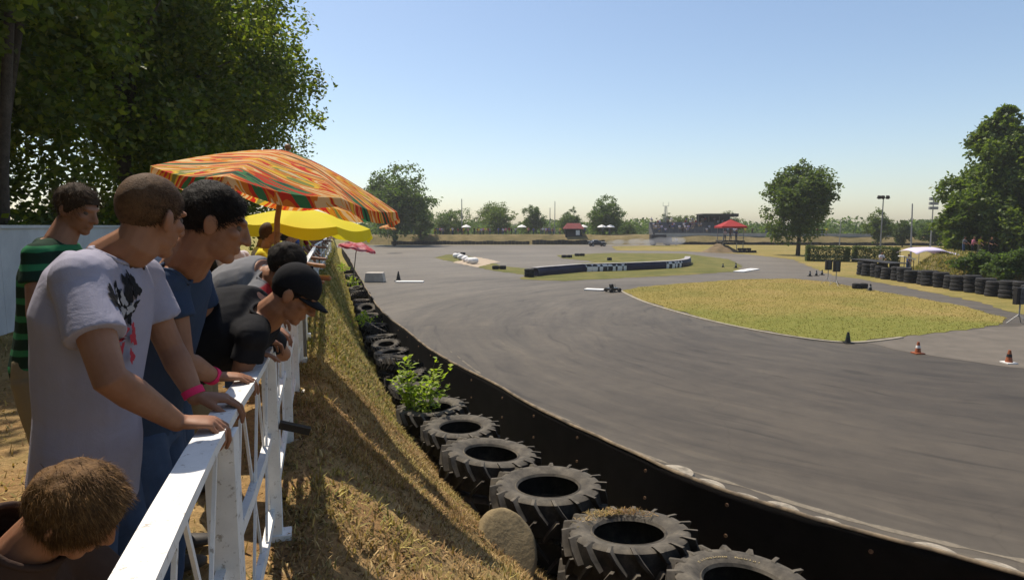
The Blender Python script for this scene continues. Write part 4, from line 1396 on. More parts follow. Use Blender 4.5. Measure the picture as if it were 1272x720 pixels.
mast('mast', 'short pale pole hugging the left edge of the tall tree', 1180, 275, 70, 0, 'pole', 0, .07)

# lookout with its red canopy on a dirt mound
lk = G(903, 313)
M_DIRT = mat('bare_dirt', (.19, .135, .075), (.10, .075, .04), .8, .95, .6, 8, dist=.1)
mb = MB(); mb.lathe([(3.4 - 3.39 * t, 1.15 * math.sin(t * math.pi / 2) ** 1.3 - .05) for t in np.linspace(0, 1, 16)], 40)
vv = np.array(mb.v); vv[:, 2] += (.3 * vnoise(vv * .8) + .12 * vnoise(vv * 2.3) + .05 * vnoise(vv * 6)) * np.clip(vv[:, 2], 0, 1); vv[:, :2] *= (1 + .2 * vnoise(vv * .5)[:, None]); mb.v = [tuple(q) for q in vv]
o = mb.build('dirt_mound', M_DIRT, None, True, loc=(lk.x - 1.2, lk.y, 0)); tag(o, kind='structure')
M_REDC = NT('red_canvas'); M_REDC.col((.40, .045, .045)); M_REDC.rough(.8, .2); M_REDC.translucent(.3, (.45, .05, .045)); M_REDC = M_REDC.m
lo = thing('lookout', 'raised marshal lookout with peaked red canopy beside a dirt mound', 'lookout', (lk.x + .6, lk.y + .5, 0))
mb = MB(); mb.box((0, 0, 1.75), (3.6, 3.2, .18)); mb.build('platform', M_DARK, lo)
for sx_ in (-1.6, 1.6):
    for sy_ in (-1.4, 1.4):
        mb = MB(); mb.beam((sx_, sy_, 0), (sx_, sy_, 4.1), .1, .1, (0, 1, 0)); mb.build('post', M_POLE, lo)
mb = MB(); mb.beam((-1.7, -1.5, 2.7), (1.7, -1.5, 2.7), .06, .06); mb.beam((-1.7, -1.5, 2.25), (1.7, -1.5, 2.25), .05, .05); mb.build('handrail', M_POLE, lo)
mb = MB(); mb.add([(-2.0, -1.9, 4.1), (2.0, -1.9, 4.1), (2.0, 1.9, 4.1), (-2.0, 1.9, 4.1), (0, 0, 5.2), (-2.0, -1.9, 3.85), (2.0, -1.9, 3.85), (2.0, 1.9, 3.85), (-2.0, 1.9, 3.85)], [(0, 1, 4), (1, 2, 4), (2, 3, 4), (3, 0, 4), (5, 6, 1, 0), (6, 7, 2, 1), (7, 8, 3, 2), (8, 5, 0, 3)]); mb.build('canopy', M_REDC, lo)
for k, q in enumerate((0, 6, 3)):
    person_at(PM[q][1], (lk.x - .4 + k * .9, lk.y + .1, 1.84), 3.1 + .2 * k, ['marshal in a white shirt under the red canopy', 'marshal in a grey shirt under the red canopy', 'marshal in a blue shirt under the red canopy'][k], None)
mb = MB()
for k in range(7): mb.lathe([(.30, .0), (.36, .1), (.36, .25), (.30, .35)], 14, (1.1 + .72 * (k % 4), -2.3 + .35 * (k // 4), .0 if k < 4 else .36))
o = mb.build('tyre_pile', M_FT, None, True, loc=(lk.x + .2, lk.y, 0)); tag(o, 'dark pile of tyres at the foot of the red canopied lookout', 'tyre pile')

# drifting car with tyre smoke
cg = G(741, 305)
cg = V(cg.x, 126, 0)
M_CARW = mat('white_car_paint', (.75, .75, .75), None, 2, .3, spec=.5)
M_CARD = mat('black_car_paint', (.012, .012, .014), None, 2, .3, spec=.5)
car = thing('racing_car', 'small black and white car sliding in a cloud of tyre smoke', 'car', (P(742, 300, 126).x, 126, 0), R(12))
mb = MB()
sec = [(-1.85, .45, .62, .70), (-1.5, .3, .88, .78), (-.8, .28, .92, .82), (.2, .28, .88, .82), (1.0, .28, .82, .80), (1.65, .3, .70, .74), (1.9, .42, .56, .62)]
mb.loft([(V(x, 0, (a + b_) / 2), V(0, w, 0), V(0, 0, (b_ - a) / 2 * 1.2)) for x, a, b_, w in sec], 12); mb.build('body', M_CARD, car, True)
mb = MB(); mb.loft([(V(-1.35, 0, .8), V(0, .62, 0), V(0, 0, .12)), (V(-.9, 0, .98), V(0, .62, 0), V(0, 0, .32)), (V(.0, 0, 1.0), V(0, .6, 0), V(0, 0, .34)), (V(.7, 0, .82), V(0, .6, 0), V(0, 0, .1))], 12); mb.build('cabin', M_GLASS, car, True)
mb = MB(); mb.box((-.45, 0, 1.33), (1.0, 1.05, .05)); mb.box((-1.78, 0, 1.12), (.25, 1.4, .05)); mb.box((1.15, 0, .86), (1.1, 1.0, .06)); mb.build('white_panel', M_CARW, car)
for wx in (-1.2, 1.2):
    for wy in (-.78, .78):
        mb = MB(); mb.tube([(wx, wy - .1, .3), (wx, wy + .1, .3)], .3, 14); w_ = mb.build('wheel', M_FT, car)
        mb = MB(); mb.tube([(wx, wy - .115, .3), (wx, wy + .115, .3)], .17, 10); mb.build('rim', M_POLE, w_)
m = NT('tyre_smoke')
m.t.nodes.remove(m.b)
pv = m.n('ShaderNodeVolumePrincipled')
pv.inputs['Color'].default_value = (.85, .85, .87, 1); pv.inputs['Density'].default_value = .10
pv.inputs['Anisotropy'].default_value = .2
m.l(pv.outputs[0], m.out.inputs['Volume'])
mb = MB()
rs = np.random.RandomState(4)
for k in range(26):
    t = rs.uniform(0, 1)
    mb.ball((t * 15 + 2.2, rs.normal(0, .8), .55 + t * .5 + rs.uniform(-.1, .3)), (1.3 + t * .6, 1.1 + t * .5, .5 + .35 * t), None, 10, 7)
co_, no_, fc_ = remesh(mb, .22, 3)
o = np_mesh('tyre_smoke', co_, fc_, m.m, smooth=True)
o.location = (car.location.x, 126.4, .0)
tag(o, 'pale tyre smoke trailing to the right of the sliding car', 'smoke', None, 'stuff')

# ------------------------------------------------------------------ wrapped tyre barrier on the infield
pts = [G(*q) for q in [(652, 345), (670, 342), (692, 340), (720, 337.5), (750, 336.5), (790, 335), (820, 333.5), (840, 332), (852, 329.5), (854, 326)]]
cp = catmull([(p.x, p.y) for p in pts], 10)
ls = along(cp); tot = ls[-1]
m = NT('chequered_cover')
ck = m.n('ShaderNodeTexChecker'); ck.inputs['Scale'].default_value = 2.2
ck.inputs['Color1'].default_value = (.68, .66, .64, 1); ck.inputs['Color2'].default_value = (.02, .02, .025, 1)
m.l(m.coord('Object', (1, 1, 1), (0, 0, R(35))), ck.inputs['Vector']); m.l(ck.outputs['Color'], m.b.inputs['Base Color']); m.rough(.7)
M_CHECK = m.m
M_NAVYC = mat('navy_cover', (.022, .018, .05), (.012, .010, .03), 1.5, .55)
M_PALEC = mat('pale_top_cover', (.36, .34, .34), (.22, .21, .21), 1.2, .8)
tb = thing('tyre_barrier', 'long curved tyre barrier with navy and chequered covers on the infield', 'tyre barrier', (pts[0].x, pts[0].y, 0))
TO = (pts[0].x, pts[0].y, 0)
cuts = [0, .06, .30, .45, .62, .72, .86, .93, 1.0]
for i in range(8):
    a, b_ = cuts[i] * tot, cuts[i + 1] * tot
    n = max(3, int((b_ - a) / .35))
    s_ = np.linspace(a, b_ - .03, n)
    X = np.interp(s_, ls, cp[:, 0]); Y = np.interp(s_, ls, cp[:, 1])
    dx, dy = np.gradient(X), np.gradient(Y); dl = np.hypot(dx, dy); dx /= dl; dy /= dl
    prof = [(-.38, .0), (-.42, .25), (-.40, .5), (-.3, .64), (0, .68), (.3, .64), (.40, .5), (.42, .25), (.38, 0)]
    rg = [[(X[j] - dy[j] * o_, Y[j] + dx[j] * o_, z * (1 + .05 * math.sin(s_[j] * 5.3)) + .003) for o_, z in prof] for j in range(n)]
    if i == 0:
        for k in range(3):
            tyre = ring_tyre(.42, .11, .22, 24).build('tyre', M_FT, tb, R(35)); tyre.location = (X[n // 2] - TO[0], Y[n // 2] - TO[1], .12 + k * .225)
        continue
    mb = MB(); k = len(prof)
    mb.add([q for r_ in rg for q in r_], [(j * k + q, j * k + q + 1, (j + 1) * k + q + 1, (j + 1) * k + q) for j in range(n - 1) for q in range(k - 1)] + [tuple(range(k)), tuple((n - 1) * k + q for q in range(k - 1, -1, -1))])
    mb.build(['x', 'navy_cover', 'chequered_cover', 'navy_cover', 'chequered_cover', 'navy_cover', 'chequered_cover', 'pale_cover'][i], [0, M_NAVYC, M_CHECK, M_NAVYC, M_CHECK, M_NAVYC, M_CHECK, M_PALEC][i], tb, True, off=TO)
    if i % 2 == 0 or True:
        rg = [[(X[j] - dy[j] * o_, Y[j] + dx[j] * o_, z + .004) for o_, z in ((-.3, .69), (-.3, .725), (.3, .725), (.3, .69))] for j in range(n)]
        mb = MB(); mb.add([q for r_ in rg for q in r_], [(j * 4 + q, j * 4 + (q + 1) % 4, (j + 1) * 4 + (q + 1) % 4, (j + 1) * 4 + q) for j in range(n - 1) for q in range(4)])
        mb.build('top_strip', M_PALEC, tb, off=TO)

# ------------------------------------------------------------------ tyre wall at the right of the track
ts = thing('tyre_stack', 'dark stack of truck tyres in the wall along the right-hand road', 'tyre stack', (0, 0, 0), 0, 'tyre stacks along the right-hand road')
ty_m = ring_tyre(.50, .14, .28, 30)
for k in range(4):
    q = ty_m.build('tyre', M_FT, ts, R(35)); q.location = (.03 * math.sin(k * 3), .03 * math.cos(k * 5), .145 + k * .285)
wl = [G(1072, 341.5), G(1105, 347), G(1150, 354), G(1200, 362), G(1250, 370), G(1300, 379)]
wp_ = catmull([(p.x, p.y) for p in wl], 12); ws = along(wp_)
s_ = .0; i = 0
while s_ < ws[-1]:
    loc = (np.interp(s_, ws, wp_[:, 0]) + .14 * math.sin(i * 4.1), np.interp(s_, ws, wp_[:, 1]) + .06 * math.sin(i * 2.9), .01)
    if i == 0: ts.location = loc; ts['label'] = 'first dark tyre stack at the far end of the right-hand tyre wall'
    else: dup(ts, loc, i * 1.7, 'dark stack of truck tyres in the wall along the right-hand road', None, (1 + .06 * math.sin(i * 3.7), 1 + .06 * math.sin(i * 3.7), .80 + .16 * math.sin(i * 2.3) ** 2))
    s_ += 1.06; i += 1
# rubber mat lying on the first stacks
a_, b_ = G(1070, 341), G(1125, 350)
mb = MB(); mb.beam((a_.x + .5, a_.y + 1.6, 1.27), (b_.x + .6, b_.y + 1.8, 1.27), 1.5, .05); 
for k in range(4):
    q = a_.lerp(b_, (k + .5) / 4); mb.box((q.x + .6, q.y + 1.7, .62), (.5, .5, 1.24))
o = mb.build('rubber_mat', M_FT); tag(o, 'dark flat rubber top laid behind the far end of the tyre wall', 'rubber mat')

# ------------------------------------------------------------------ clipped hedge, dirt bank, sunshade, marshals
LEAF_HEDGE = foliage('leaf_hedge', [(.05, .075, .018), (.09, .115, .028), (.065, .09, .02), (.12, .14, .04), (.035, .055, .014)], .25, .6)
def hedge(px0, px1, by, h, seed, lab):
    rs = np.random.RandomState(seed)
    a, b_ = G(px0, by), G(px1, by + (px1 - px0) * .018)
    L = (b_ - a).length
    n = int(L * 1500)
    u = rs.uniform(-1, 1, (n, 3))
    k = rs.randint(0, 3, n)
    u[np.arange(n), k] = np.sign(u[np.arange(n), k]) * rs.uniform(.86, 1.0, n)
    ph = u[:, 0] * L / 2 / .9
    bul = 1 + .16 * np.sin(ph * math.pi)
    c = np.column_stack([u[:, 0] * L / 2, u[:, 1] * .75 * bul, h / 2 + u[:, 2] * h / 2 * (1 + .06 * np.sin(ph * 2.1))])
    v, f = leaf_cloud(c, .2, rs)
    o = thing('hedge', lab, 'hedge', (a + b_) / 2, math.atan2(b_.y - a.y, b_.x - a.x))
    np_mesh('foliage', v, f, LEAF_HEDGE, o)
    mb = MB()
    for q in np.arange(-L / 2 + .4, L / 2, .9): mb.tube([(q, 0, -.1), (q, 0, h * .8)], [.05, .03], 5)
    mb.build('stems', M_BARK, o)
hedge(1001, 1054, 324, 1.75, 3, 'clipped green hedge starting at the lone plane tree')
hedge(1059, 1114, 325, 1.75, 4, 'clipped green hedge behind the far end of the tyre wall')
mb = MB()
xs_ = np.linspace(0, 1, 26)
rows = []
for t in xs_:
    a = G(1128 + 190 * t, 342 + 16 * t)
    hh = (1.45 + .2 * math.sin(t * 9)) * min(1, t * 5 + .25)
    rows.append([(a.x, a.y, -.02), (a.x + 1, a.y + 1.3, hh * .55), (a.x + 2.2, a.y + 2.8, hh), (a.x + 5, a.y + 6, hh + .1), (a.x + 12, a.y + 16, hh), (a.x + 14, a.y + 20, -.02)])
rows = np.array(rows); rows[:, 1:5, 2] += .18 * vnoise(rows[:, 1:5].reshape(-1, 3) * .7).reshape(-1, 4)
ii = np.arange(rows.shape[0] * 6).reshape(-1, 6)
ff = np.stack([ii[:-1, :-1], ii[1:, :-1], ii[1:, 1:], ii[:-1, 1:]], -1).reshape(-1, 4)
m = NT('scrubby_dirt')
v = m.coord('Object')
c = m.ramp(m.noise(v, .5, 6, .7), [(.3, (.055, .065, .022)), (.48, (.12, .10, .04)), (.6, (.19, .13, .065)), (.75, (.24, .16, .085))])
m.col(m.mix(.5, c, m.ramp(m.noise(v, 3.5, 5, .7), [(.3, (.5, .5, .5)), (.7, (1.35, 1.3, 1.3))]), 'MULTIPLY')); m.rough(.95, .1)
tag(np_mesh('dirt_bank', rows.reshape(-1, 3), ff, m.m, smooth=True), kind='structure')
_n = 9000
_r = np.random.RandomState(61)
_i = _r.randint(0, rows.shape[0] - 1, _n); _j = _r.randint(0, 4, _n); _a = _r.rand(_n)[:, None]; _b = _r.rand(_n)[:, None]
_p = (rows[_i, _j] * (1 - _a) + rows[_i + 1, _j] * _a) * (1 - _b) + (rows[_i, _j + 1] * (1 - _a) + rows[_i + 1, _j + 1] * _a) * _b
_p = _p[vnoise(_p * .6 + 3) > -.25]
blades('scrub_grass', _p, _r.uniform(.15, .5, len(_p)), M_BLADE_G, _r, .8, .03)
for i, (px, by, w_, h, lab) in enumerate(((1222, 348, 2.6, 1.9, 'dark bush below the tall tree at the right'), (1256, 352, 2.8, 2.2, 'dark bush at the right edge behind the tyre wall'), (1180, 322, 1.8, 1.3, 'dark bush between the lilac sunshade and the tall tree'))):
    rs = np.random.RandomState(200 + i)
    p = G(px, by)
    o = thing('bush', lab, 'bush', (p.x, p.y, 0.2))
    v, f = leaf_cloud(crown_pts(rs, (0, 0, h * .55), (w_, 1.2, h * .6), 12, 6000, 20), .2, rs)
    np_mesh('foliage', v, f, LEAF_FAR, o)
    mb = MB(); mb.tube([(0, 0, -.2), (0, 0, h * .7)], [.06, .02], 6); mb.build('stem', M_BARK, o)
p = P(1153, 318, 55)
sh = thing('sunshade', 'pale lilac fabric sunshade on thin poles behind the tyre wall', 'sunshade', (p.x, 55, 0))
M_LILAC = NT('lilac_canvas'); M_LILAC.col((.66, .60, .74)); M_LILAC.rough(.8, .2); M_LILAC.translucent(.25, (.7, .62, .8)); M_LILAC = M_LILAC.m
zt = P(1153, 306, 55).z
mb = MB()
gx, gy = 14, 8
vs = []
for j in range(gy + 1):
    for i in range(gx + 1):
        u, w_ = i / gx * 2 - 1, j / gy * 2 - 1
        vs.append((u * 2.0 + .1 * w_, w_ * 1.6, zt - .42 * abs(u + .2) ** 1.3 * 1.0 - .28 * w_ * w_ + .05 * math.sin(u * 7) ))
mb.add(vs, [(j * (gx + 1) + i, j * (gx + 1) + i + 1, (j + 1) * (gx + 1) + i + 1, (j + 1) * (gx + 1) + i) for j in range(gy) for i in range(gx)])
c_ = mb.build('canopy', M_LILAC, sh, True)
md = c_.modifiers.new('t', 'SOLIDIFY'); md.thickness = .02
for sx_ in (-1.7, 1.7):
    for sy_ in (-1.3, 1.3):
        mb = MB(); mb.tube([(sx_, sy_, 0), (sx_, sy_, zt - .55)], .025, 6); mb.build('pole', M_POLE, sh)
for px, by, Y, q, lab in ((1094, 330, 58, 0, 'marshal in white standing in front of the clipped hedge'), (1127, 338, 54, 3, 'marshal in blue beside the lilac sunshade'), (1229, 318, 58, 2, 'spectator in black on the dirt bank under the tall tree'), (1207, 318, 60, 5, 'spectator in a pale pink top on the dirt bank'), (1215, 318, 62, 4, 'spectator in yellow on the dirt bank'), (1196, 317, 61, 6, 'spectator in grey beside the lilac sunshade on the dirt bank')):
    p = P(px, by, Y)
    person_at(PM[q][1], (p.x, Y, 0.0 if px < 1130 else 1.4), 3.1 + .1 * q, lab, None)
p = P(1126, 330, 52)
st_ = thing('table', 'small white topped marshal table beside the leaning mast', 'table', (p.x, 52, 0))
mb = MB(); mb.box((0, 0, 1.5), (1.1, .8, .06), Matrix.Rotation(R(14), 3, 'Y')); mb.build('tabletop', M_PARA, st_)
for sx_ in (-.4, .4):
    for sy_ in (-.3, .3):
        mb = MB(); mb.tube([(sx_, sy_, 0), (sx_, sy_, 1.46 - sx_ * .25)], .03, 6); mb.build('leg', M_LORRY, st_)

# ------------------------------------------------------------------ start light boards, cones, blocks, bags
def light_board(px, by, lab, w_, h_, ph, yaw):
    p = G(px, by)
    o = thing('signal_board', lab, 'signal board', p, yaw)
    mb = MB(); mb.box((0, 0, ph + h_ / 2), (w_, .16, h_)); b0 = mb.build('board', M_DARK, o)
    mb = MB()
    for k in range(3): mb.tube([(0, -.083, ph + h_ * (.22 + .28 * k)), (0, -.11, ph + h_ * (.22 + .28 * k))], w_ * .26, 12)
    mb.build('lens', M_GLASS, b0)
    mb = MB(); mb.tube([(0, 0, .3), (0, 0, ph)], .03, 8); mb.build('pole', M_POLE, o)
    for k in range(3):
        a = 2.1 * k + .5
        mb = MB(); mb.tube([(0, 0, .42), (.42 * math.cos(a), .42 * math.sin(a), .015)], .018, 6); mb.build('leg', M_POLE, o)
light_board(1028, 352, 'left black signal board on a tripod on the infield grass', .46, .72, 1.0, .1)
light_board(1038, 355, 'right black signal board on a tripod on the infield grass', .46, .78, 1.0, -.1)
light_board(1265, 402, 'lone black signal board on a tripod at the right edge', .62, .72, .85, .2)
M_ORANGE = mat('faded_orange', (.34, .10, .035), (.24, .07, .03), 6, .6)
M_BLACKP = mat('black_plastic', (.02, .02, .02), None, 6, .6)
M_GREENP = mat('dark_green_plastic', (.02, .045, .022), None, 6, .6)
def cone(px, by, h, c_body, c_base, lab, stripe=M_PARA):
    p = G(px, by)
    h *= .88
    o = thing('traffic_cone', lab, 'cone', (p.x, p.y, .008))
    r0 = h * .26
    def rr(z): return r0 * (1 - z / h) + .035 * (z / h)
    mb = MB(); mb.lathe([(rr(.03), .03), (rr(h * .45), h * .45), (rr(h * .7), h * .7), (rr(h), h), (0.002, h + .002)], 18); mb.build('cone_body', c_body, o, R(40))
    mb = MB(); mb.box((0, 0, .016), (h * .78, h * .78, .032)); mb.build('base', c_base, o)
    mb = MB(); mb.lathe([(rr(h * .48) + .004, h * .48), (rr(h * .70) + .004, h * .70)], 18); mb.build('stripe', stripe, o, True)
cone(1053, 426, .45, M_BLACKP, M_BLACKP, 'dark green cone at the near corner of the infield grass', M_GREENP)
cone(1140, 439, .44, M_ORANGE, M_ORANGE, 'faded orange cone on the pale apron')
cone(1253, 451, .46, M_ORANGE, M_PARA, 'orange and black cone with a white base nearest the right edge', M_BLACKP)
cone(495, 349, .85, M_BLACKP, M_BLACKP, 'tall black cone at the left end of the white mark on the bend', M_BLACKP)
for k, (px, by) in enumerate(((1006, 343), (1014, 342.5), (1021, 341.5))):
    cone(px, by, .5, M_BLACKP, M_BLACKP, ['leftmost of three small dark cones by the signal boards', 'middle one of three small dark cones by the signal boards', 'small dark cone closest to the signal boards'][k], M_POLE)
cone(1081, 361, .5, M_BLACKP, M_BLACKP, 'small dark cone beside the flat tyres on the right-hand road', M_POLE)
cone(914, 333, .6, M_BLACKP, M_BLACKP, 'dark cone at the left end of the far white mark', M_POLE)
cone(898, 332, .45, M_BLACKP, M_BLACKP, 'small dark cone on the grass right of the tyre barrier', M_POLE)
def white_mark(pix, lab, h=.09):
    a, b_ = G(*pix[0]), G(*pix[1])
    mb = MB(); mb.beam((a.x, a.y, h / 2 + .002), (b_.x, b_.y, h / 2 + .002), pix[2], h)
    tag(mb.build('kerb_block', M_PARA), lab, 'kerb block')
white_mark(((492, 350.5), (526, 350.5), .75), 'white painted kerb block lying on the left of the bend')
white_mark(((727, 360), (750, 361), .7), 'white painted kerb block at the left tip of the infield grass')
white_mark(((917, 338), (938, 334.5), .9), 'white painted kerb block on the road beyond the infield grass')
# pale block by the barrier
p = G(466, 350)
M_BALE = mat('weathered_white', (.52, .47, .40), (.38, .34, .29), 3, .9, .4, 20)
mb = MB(); mb.box((0, 0, .36), (1.5, .9, .72), None, .86)
o = mb.build('concrete_block', M_BALE, None, loc=(p.x, p.y, 0)); md = o.modifiers.new('b', 'BEVEL'); md.width = .07; md.segments = 3
tag(o, 'pale weathered block standing on the track by the end of the barrier', 'block')
# white sacks on the sand patch
M_SACK = mat('white_sack', (.78, .76, .73), (.6, .58, .55), 3, .8, .4, 10, dist=.03)
for k, (px, by) in enumerate(((568, 321), (573, 323), (578, 325), (583, 327), (588, 328))):
    p = G(px, by); mb = MB(); mb.ball((0, 0, .34), (.62, .42, .36), None, 16, 10)
    vv = np.array(mb.v); vv *= 1 + .1 * vnoise(vv * 3 + k)[:, None]; vv[:, 2] = np.maximum(vv[:, 2], .02); mb.v = [tuple(q) for q in vv]
    o = mb.build('sandbag', M_SACK, None, True, loc=(p.x, p.y, .02)); o.rotation_euler = (0, 0, k * .8)
    tag(o, ['white sack at the far end of the row on the sand patch', 'second white sack from the far end on the sand patch', 'middle white sack of the row on the sand patch', 'white sack next to the nearest one on the sand patch', 'nearest white sack of the row on the sand patch'][k], 'sack', 'white sacks on the sand patch')
# flat dark tyres used as markers
def flat_tyres(px, by, n, w_, lab, yaw=0):
    p = G(px, by)
    o = thing('marker_tyre', lab, 'tyre marker', (p.x, p.y, .015), yaw)
    for k in range(n):
        q = ring_tyre(w_, .17, w_ * .5, 24).build('tyre', M_FT, o, R(35)); q.location = ((k - (n - 1) / 2) * w_ * 2.02, 0, .18)
flat_tyres(571, 316.5, 2, .42, 'pair of dark marker tyres behind the white sacks')
flat_tyres(620, 334.5, 2, .34, 'pair of dark marker tyres at the right end of the sand patch')
flat_tyres(704, 320, 2, .36, 'left pair of dark marker tyres behind the wrapped barrier', .1)
flat_tyres(720, 318, 2, .36, 'right pair of dark marker tyres behind the wrapped barrier', .2)
flat_tyres(1068, 358.5, 2, .26, 'flat pair of dark tyres on the right-hand road', .1)
flat_tyres(757, 323.5, 1, .3, 'single small dark tyre behind the middle of the wrapped barrier')
# the dark kart-like pile at the tip of the island
p = G(761, 362.5)
kp_ = thing('kart', 'small dark kart stopped at the left tip of the infield grass', 'kart', (p.x, p.y, .015), R(25))
kp_.scale = (.82, .82, .9)
mb = MB(); mb.box((0, 0, .2), (.95, .5, .16)); mb.build('body', M_CARD, kp_)
mb = MB(); mb.box((-.12, 0, .4), (.2, .3, .3), Matrix.Rotation(R(-15), 3, 'Y')); mb.build('seat', M_BLACKP, kp_)
mb = MB(); mb.tube([(.3, 0, .3), (.18, 0, .46)], .012, 6); mb.lathe([(.1, -.01), (.115, 0), (.1, .01)], 12, (.17, 0, .47), Matrix.Rotation(R(-40), 3, 'Y')); mb.build('steering_wheel', M_BLACKP, kp_)
for wx in (-.38, .38):
    for wy in (-.36, .36):
        mb = MB(); mb.tube([(wx, wy - .09, .14), (wx, wy + .09, .14)], .14, 14); mb.build('wheel', M_FT, kp_)

# ------------------------------------------------------------------ parasols over the spectators
def parasol(name, label, hub, rad, rise, tilt_axis, tilt, mt, pole_to, n=8, sag=.035, val=.16, pole_r=.022, pole_mat=None, rib_mat=None):
    """hub: crown point; tilt: lean of the canopy about a horizontal axis; pole_to: foot of the pole"""
    o = thing(name, label, 'parasol', pole_to)
    M = Matrix.Rotation(tilt, 3, V(*tilt_axis))
    hub = V(*hub)
    seg = 10
    K = n * seg
    prof = [0, .12, .3, .5, .7, .86, 1.0]
    vs = []
    def pt(a, t):
        k = (a / (2 * math.pi) * n) % 1.0
        e = math.sin(math.pi * k)                       # 0 on a rib, 1 mid-panel
        r = rad * t * (1 - .065 * e * t)
        z = -rise * (t ** 1.35) - sag * e * t * t * 1.2
        return hub + M @ V(r * math.cos(a), r * math.sin(a), z)
    for t in prof[1:]:
        for k in range(K):
            vs.append(pt(2 * math.pi * k / K, t))
    for q, dz in ((1, .5), (2, 1.0)):
        for k in range(K):
            a = 2 * math.pi * k / K
            kk = (k / seg) % 1.0
            sc = 1 - .35 * (1 - math.sin(math.pi * kk)) if q == 2 else 1
            p = pt(a, 1.0) + M @ V(.012 * q * math.cos(a) + .012 * math.sin(a * 23), .012 * q * math.sin(a), 0) + V(0, 0, -val * dz * sc)
            vs.append(p)
    vs.append(pt(0, 0.0))
    top = len(vs) - 1
    fs = [(top, k, (k + 1) % K) for k in range(K)]
    R_ = len(prof) - 1 + 2
    for r in range(R_ - 1):
        for k in range(K):
            k2 = (k + 1) % K
            fs.append((r * K + k, (r + 1) * K + k, (r + 1) * K + k2, r * K + k2))
    mb = MB(); mb.add(vs, fs)
    c = mb.build('canopy', mt, o, R(30), off=pole_to)
    uv = c.data.uv_layers.new(name='UVMap')
    inv = M.inverted()
    for l in c.data.loops:
        q = inv @ (V(*vs[l.vertex_index]) - hub)
        uv.data[l.index].uv = (q.x / rad * .5 + .5, q.y / rad * .5 + .5)
    for k in range(n):
        a = 2 * math.pi * k / n
        rb = MB()
        rb.tube([pt(a, t) + M @ V(0, 0, -.012) for t in (0.02, .3, .6, .985)], .005, 6)
        mid = hub + M @ V(0, 0, -rise - .1)
        rb.tube([mid, pt(a, .5) + M @ V(0, 0, -.015)], .004, 6)
        rb.build('rib', rib_mat or M_POLE, o, off=pole_to)
    mb = MB(); mb.tube([pole_to, hub + M @ V(0, 0, -rise - .25), hub + M @ V(0, 0, .02)], [pole_r, pole_r, pole_r * .8], 10)
    mb.build('pole', pole_mat or M_POLE, o, True, off=pole_to)
    mb = MB(); mb.ball(hub + M @ V(0, 0, .03), .03, None, 10, 8); mb.build('finial', pole_mat or M_POLE, o, True, off=pole_to)
    return o
m = NT('striped_parasol_cloth')
uvn = m.n('ShaderNodeTexCoord')
vec = m.n('ShaderNodeMapping'); vec.inputs['Scale'].default_value = (1.0, 9.5, 1.0); vec.inputs['Rotation'].default_value = (0, 0, R(24))
m.l(uvn.outputs['UV'], vec.inputs['Vector'])
n1 = m.n('ShaderNodeTexNoise', noise_dimensions='2D'); n1.inputs['Scale'].default_value = 2.6; n1.inputs['Detail'].default_value = 2.2; n1.inputs['Roughness'].default_value = .6; n1.inputs['Distortion'].default_value = .5
m.l(vec.outputs[0], n1.inputs['Vector'])
cc = m.ramp(n1.outputs['Fac'], [(.22, (.03, .07, .05)), (.31, (.06, .22, .09)), (.365, (.60, .05, .025)), (.425, (.72, .22, .03)), (.47, (.80, .58, .30)), (.52, (.74, .34, .03)), (.565, (.62, .04, .03)), (.61, (.80, .52, .05)), (.655, (.25, .28, .08)), (.70, (.75, .55, .35)), (.78, (.55, .05, .03))], 'CONSTANT')
m.col(cc); m.rough(.8, .15)
m.translucent(.42, cc)
M_STRIPE = m.m
M_YELC = NT('yellow_parasol_cloth')
M_YELC.col((.80, .68, .035)); M_YELC.rough(.75, .2); M_YELC.translucent(.4, (.85, .75, .03)); M_YELC = M_YELC.m
m = NT('red_parasol_cloth')
v = m.coord('Object')
m.col(m.ramp(m.noise(v, 3, 4, .6), [(.4, (.55, .05, .07)), (.6, (.70, .35, .36))])); m.rough(.8); m.translucent(.35, (.6, .08, .1))
M_REDP = m.m
M_WOOD = mat('varnished_wood', (.30, .17, .075), (.20, .10, .04), 14, .5, spec=.4)
hub = P(357, 187, 5.6)
parasol('striped_parasol', 'big tilted parasol with orange, red, yellow and green streaks over the railing', hub, 1.06, .38, (.30, -.9, 0), R(-10), M_STRIPE, P(334, 330, 5.3) - V(0, 0, 1.2), 8, val=.10, pole_r=.026, pole_mat=M_WOOD)
hub = P(376, 258, 7.4)
parasol('yellow_parasol', 'plain bright yellow parasol behind the striped one', hub, .82, .20, (.3, -.9, 0), R(-4), M_YELC, V(hub.x - .05, hub.y + .05, TOP), 8, val=.13)
hub = P(445, 299, 27)
parasol('red_parasol', 'small faded red parasol low on the bank beyond the yellow one', hub, .82, .30, (.3, -.9, 0), R(-12), M_REDP, V(hub.x - .35, hub.y + .2, 1.6), 8, val=.1)
hub = P(487, 286, 120)
for k, (px, py, Y, mt_, lab) in enumerate(((482, 279, 95, M_STRIPE, 'far orange parasol just below the striped parasol tip'),)):
    hub = P(px, py, Y)
    parasol('far_parasol', lab, hub, 1.3, .5, (.3, -.9, 0), R(-6), mt_, V(hub.x, hub.y, 1.5), 8)

